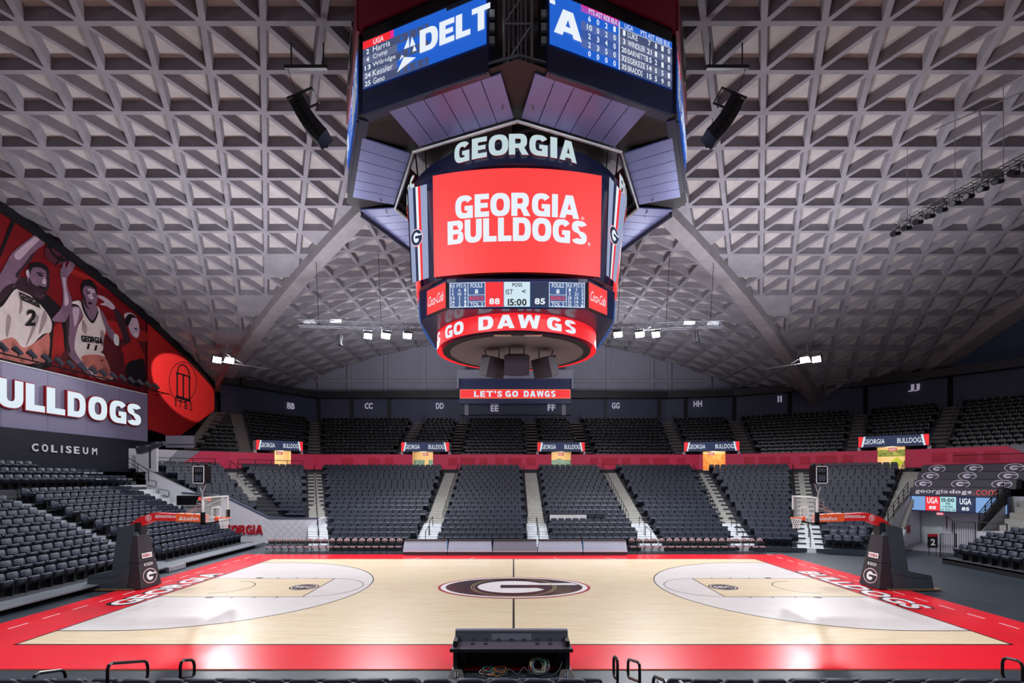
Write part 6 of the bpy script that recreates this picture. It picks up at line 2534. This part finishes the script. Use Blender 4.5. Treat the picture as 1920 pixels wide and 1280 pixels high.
M_glass = bpy.data.materials.new('clear_backboard')
M_glass.use_nodes = True
gb = M_glass.node_tree.nodes['Principled BSDF']
gb.inputs['Base Color'].default_value = (.85, .93, .95, 1)
gb.inputs['Roughness'].default_value = .05
gb.inputs['Alpha'].default_value = .16
gb.inputs['Specular IOR Level'].default_value = .6
hoop(-1, 0.0, 'red-armed portable basketball hoop in front of the left stand')
hoop(1, -.3, 'red-armed portable basketball hoop in front of the white tunnel opening')

# small game clock board behind the left hoop
t = thing('game_clock', 'black clock board with red digits behind the left backboard', 'clock', W(-22.7, 36.2, 2.6))
b = MB()
dK = 36.2
fk = frame(W((371 - 963) / F * dK, dK, CAMZ - (938 - 897) / F * dK), (1, 0, 0), (0, 0, 1))
b.prism(rect(-1.55, -.38, 1.55, .38), fk, -.2, 0)
for u in (-1.2, 1.2):
    b.prism(rect(u - .05, -2.6, u + .05, -.38), fk, -.15, -.05)
b.build('cabinet', M_blackgloss, t)
b = MB()
b.text('8:45', .95, .3, shift(fk, .5, .12), 0, .03, 0, .01)
b.text('PLR 00', .5, .12, shift(fk, .3, -.22), 1, .01, 0, .01)
for v in (-.37, .36):
    b.prism(rect(-1.55, v, 1.55, v + .02), fk, 0, .01, 1)
b.build('digit_display', [emat('red_digit', (255, 70, 60), 1.2), M_white], t)

# ------------------------------------------------------------------ courtside folding chairs


def folding_chair():
    t = thing('folding_chair', 'chair', 'chair')
    b = MB()
    b.slab(.42, .42, .05, .06, Matrix.Translation((0, -.02, .46)) @ Matrix.Rotation(PI / 2, 4, 'X'), 0, .012, 3)
    b.box((0, -.235, .46), (.36, .012, .04), 1)
    b.build('seat', [M_padfront, mat('pale_pink_piping', (226, 196, 200), .5)], t, False, False)
    b = MB()
    ol = [(-.21, .62)] + [(.21 * math.cos(a), .76 + .2 * math.sin(a)) for a in np.linspace(PI, 0, 11)] + [(.21, .62)]
    fb = lambda u, v, d=0.0: Vector((u, .2 + (v - .6) * .18 - d, v))
    b.prism(ol, fb, -.025, .025, 0)
    bk = b.build('backrest', M_black, t, False, False)
    b = MB()
    ol2 = [(u * .86, .665 + (v - .62) * .88) for u, v in ol[1:-1]]
    b.prism([(u, max(v, .74)) for u, v in ol2], fb, .025, .03, 0)
    g_logo(b, lambda u, v, d=0.0: fb(u, v + .835, .032 + d), .13, .08, .002, 1, 0, 1, 24)
    b.build('emblem', [mat('cover_pale_pink', (206, 190, 196), .55), M_padfront], bk, False, False)
    b = MB()
    for sx in (-.21, .21):
        b.tube([(sx, -.24, 0), (sx, .02, .45), (sx, .22, .9)], .014, 5)
    b.tube([(-.21, -.2, .08), (.21, -.2, .08)], .011, 5)
    b.build('front_frame', M_rail, t, False, False)
    b = MB()
    for sx in (-.19, .19):
        b.tube([(sx, .26, 0), (sx, -.16, .45)], .014, 5)
    b.tube([(-.19, .22, .06), (.19, .22, .06)], .011, 5)
    b.build('rear_frame', M_rail, t, False, False)
    remember(t)
    return t


chair0 = folding_chair()
first = True
for side, x0, x1, n, where in ((0, 507, 748, 18, 'the lettered wall'), (1, 1186, 1427, 18, 'the padded hoop stand')):
    for q in range(n):
        o = chair0 if first else copy_tree(chair0)
        first = False
        px = x0 + (x1 - x0) * q / (n - 1)
        o.location = W((px - 963) / F * 31.9, 31.9, -.03)
        o.rotation_euler = (0, 0, rnd.uniform(-.05, .05))
        idx = q + 1 if side == 0 else n - q
        props(o, 'folding chair with oval back emblem, %s in the row from %s' % (nth(idx), where), 'chair', 'courtside folding chairs')

# ------------------------------------------------------------------ scorer's table units and media ledge
bx_ = [755, 839, 923, 1008, 1093, 1177]
M_darkpanel = mat('dull_panel', (128, 150, 170), 0.4, 0.0, noise=.05, scale=1.5)
for q in range(5):
    dT = 31.1
    xa, xb = (bx_[q] - 963) / F * dT + .02, (bx_[q + 1] - 963) / F * dT - .02
    t = thing('scorers_table', 'pale grey courtside table unit on the far sideline, %s from the lettered wall' % nth(q + 1), 'table', W((xa + xb) / 2, 31.5, -.03), 'scorers table units')
    ft = frame(W((xa + xb) / 2, dT, 0), (1, 0, 0), (0, 0, 1))
    w = (xb - xa) / 2
    b = MB()
    b.hexa([W(xa, dT, -.03), W(xb, dT, -.03), W(xb, dT + .75, -.03), W(xa, dT + .75, -.03)], [W(xa, dT, .2), W(xb, dT, .2), W(xb, dT + .75, .2), W(xa, dT + .75, .2)])
    b.build('base', M_pad, t)
    b = MB()
    b.hexa([W(xa, dT + .0, .2), W(xb, dT + .0, .2), W(xb, dT + .7, .2), W(xa, dT + .7, .2)], [W(xa + .06, dT + .14, .86), W(xb - .06, dT + .14, .86), W(xb - .06, dT + .7, .86), W(xa + .06, dT + .7, .86)])
    b.build('front_panel', M_darkpanel if q == 2 else M_silver, t)
    b = MB()
    b.box(W((xa + xb) / 2, dT + .42, .885), (xb - xa - .06, .66, .045))
    b.box(W((xa + xb) / 2, dT - .005, .215), (xb - xa, .03, .03), 1)
    b.build('top', [M_black, M_white], t)
t = thing('media_ledge', 'white ledge box set among the lower rows under the message board', 'ledge', W(4, 36.6, 1.3))
dM = 36.6
b = MB()
b.box(W((1065 - 963) / F * dM, dM, 1.9), (68 / F * dM, .3, .42), 0)
b.build('front_panel', M_white, t)
b = MB()
b.box(W((1078 - 963) / F * dM, dM + .2, 2.14), (120 / F * dM, .5, .05), 0)
b.build('top', M_rail, t)

# ------------------------------------------------------------------ console desk with cables near the camera
t = thing('courtside_desk', 'black open-backed courtside console desk on the near sideline', 'desk', W(0, 12.3, -.03))
dD = 12.25
xl, xr = (850 - 963) / F * dD, (1068 - 963) / F * dD
xm, wD = (xl + xr) / 2, xr - xl
b = MB()
b.box(W(xm, dD + .52, .42), (wD, .06, .84), 0)
for x in (xl + .05, xr - .05):
    b.box(W(x, dD + .25, .38), (.1, .55, .8), 0)
b.box(W(xl + .19, dD + .2, .35), (.22, .04, .6), 0)
b.box(W(xr - .19, dD + .2, .35), (.22, .04, .6), 0)
b.build('carcass', M_black, t)
b = MB()
b.hexa([W(xl - .06, dD - .12, .56), W(xr + .06, dD - .12, .56), W(xr + .03, dD + .3, .6), W(xl - .03, dD + .3, .6)], [W(xl - .06, dD - .12, .62), W(xr + .06, dD - .12, .62), W(xr + .03, dD + .3, .66), W(xl - .03, dD + .3, .66)], 0)
b.hexa([W(xl - .07, dD - .15, .55), W(xr + .07, dD - .15, .55), W(xr + .07, dD - .11, .55), W(xl - .07, dD - .11, .55)], [W(xl - .07, dD - .15, .63), W(xr + .07, dD - .15, .63), W(xr + .07, dD - .11, .63), W(xl - .07, dD - .11, .63)], 1)
for q in (1, 2, 6, 7):
    x = xl + .14 + (wD - .28) * q / 8
    b.cyl(W(x, dD + .18, .655), W(x, dD + .18, .662), .055, .055, 14, 1)
b.build('worktop', [mat('dark_plum_laminate', (84, 74, 88), .35, noise=.04, scale=3), M_black], t)
b = MB()
b.hexa([W(xl, dD + .3, .64), W(xr, dD + .3, .64), W(xr, dD + .5, .64), W(xl, dD + .5, .64)], [W(xl, dD + .44, .88), W(xr, dD + .44, .88), W(xr, dD + .5, .88), W(xl, dD + .5, .88)], 0)
ff = frame(W(xm, dD + .37, .755), (1, 0, 0), Vector((0, .14, .24)))
flat(b, rect(-.5, -.07, .5, .09), ff, .004, 1)
for q in range(9):
    x = -wD / 2 + .14 + (wD - .28) * q / 8
    flat(b, ellipse(x, -.06, .06, .035, 16), ff, .008, 2)
    if q in (0, 3, 5, 8):
        b.prism(rect(x - .025, -.14, x + .025, -.08), ff, 0, .02, 3)
b.build('sloped_panel', [mat('slate_panel', (56, 58, 70), .35, noise=.05, scale=4), mat('slate_panel_light', (84, 88, 102), .35), M_black, M_chrome], t)
b = MB()
b.box(W(xm, dD + .5, .9), (wD, .14, .045))
b.build('top_rail', mat('grey_metal_edge', (150, 150, 160), .3, .4), t)
for x in (xl + .1, xr - .1):
    b = MB()
    b.hexa([W(x - .2, dD - .25, -.03), W(x + .2, dD - .25, -.03), W(x + .16, dD + .1, -.03), W(x - .16, dD + .1, -.03)], [W(x - .12, dD - .1, .12), W(x + .12, dD - .1, .12), W(x + .12, dD + .1, .14), W(x - .12, dD + .1, .14)])
    b.cyl(W(x, dD - .24, .0), W(x, dD - .24, .12), .03, .03, 8)
    b.build('foot', M_chrome, t)
cab = [mat('cable_' + n, c, .4) for n, c in (('grey', (70, 72, 80)), ('yellow', (222, 190, 70)), ('orange', (224, 130, 70)), ('teal', (70, 160, 160)), ('pale', (200, 190, 190)))]
for nm, cx, cd, R_, cnt, zc in (('upright coil of multicoloured cable on the floor under the desk', (1010 - 963) / F * 12.1, 12.15, .21, 16, .2), ('loose flat loop of yellow cable under the desk, near its outer foot', (915 - 963) / F * 12.1, 12.15, .2, 9, .03)):
    o = thing('cable_coil', nm, 'cable', W(cx, cd, 0), 'cable coils under the desk')
    for q in range(cnt):
        b = MB()
        n_ = 28
        r_ = R_ * rnd.uniform(.6, 1.05)
        tilt = .9 if zc > .1 else .12
        ph, ox, oy = rnd.random() * 6, rnd.uniform(-.05, .05), rnd.uniform(-.04, .04)
        if zc < .1 and q % 2:
            ox += .3
        pts = []
        for a in np.linspace(0, 2 * PI, n_, endpoint=False):
            rr_ = r_ * (1 + .12 * math.sin(3 * a + ph))
            pts.append(W(cx + ox + rr_ * math.cos(a), cd + oy + rr_ * math.sin(a) * math.cos(tilt), max(.0, zc + rr_ * math.sin(a) * math.sin(tilt)) + .012 * q * (.2 if zc > .1 else 1)))
        b.tube(pts, .009, 5, 0, True)
        b.build('cable_loop', cab[0 if q % 3 == 0 else q % 5], o)
for q, (lab, pts) in enumerate((('grey cable snaking along the floor under the desk between the coils', [(-.75, 12.0, .0), (-.45, 12.15, .05), (-.3, 12.05, .12), (-.1, 12.2, .1), (.1, 12.05, .04), (.25, 12.2, .15), (.4, 12.1, .02)]),
                               ('grey cable curving up under the desk beside the coil', [(.6, 12.0, 0), (.9, 12.0, .02), (1.1, 12.1, .12), (1.2, 12.25, .3)]),
                               ('thin grey cable trailing over the floor towards the desk foot', [(-1.0, 12.15, .02), (-.8, 12.0, 0), (-.5, 11.95, 0), (0, 11.97, 0), (.3, 12.05, .02)]))):
    b = MB()
    sm = []
    for j in range(len(pts) - 1):
        p0, p1, p2, p3 = [Vector(pts[max(0, min(len(pts) - 1, j + e))]) for e in (-1, 0, 1, 2)]
        for a in np.linspace(0, 1, 6, endpoint=False):
            sm.append(.5 * (2 * p1 + (p2 - p0) * a + (2 * p0 - 5 * p1 + 4 * p2 - p3) * a * a + (3 * p1 - p0 - 3 * p2 + p3) * a ** 3))
    sm.append(Vector(pts[-1]))
    b.tube([W(p.x, p.y, p.z) for p in sm], .011, 5)
    props(b.build('loose_cable', cab[0]), lab, 'cable', 'loose cables under the desk')
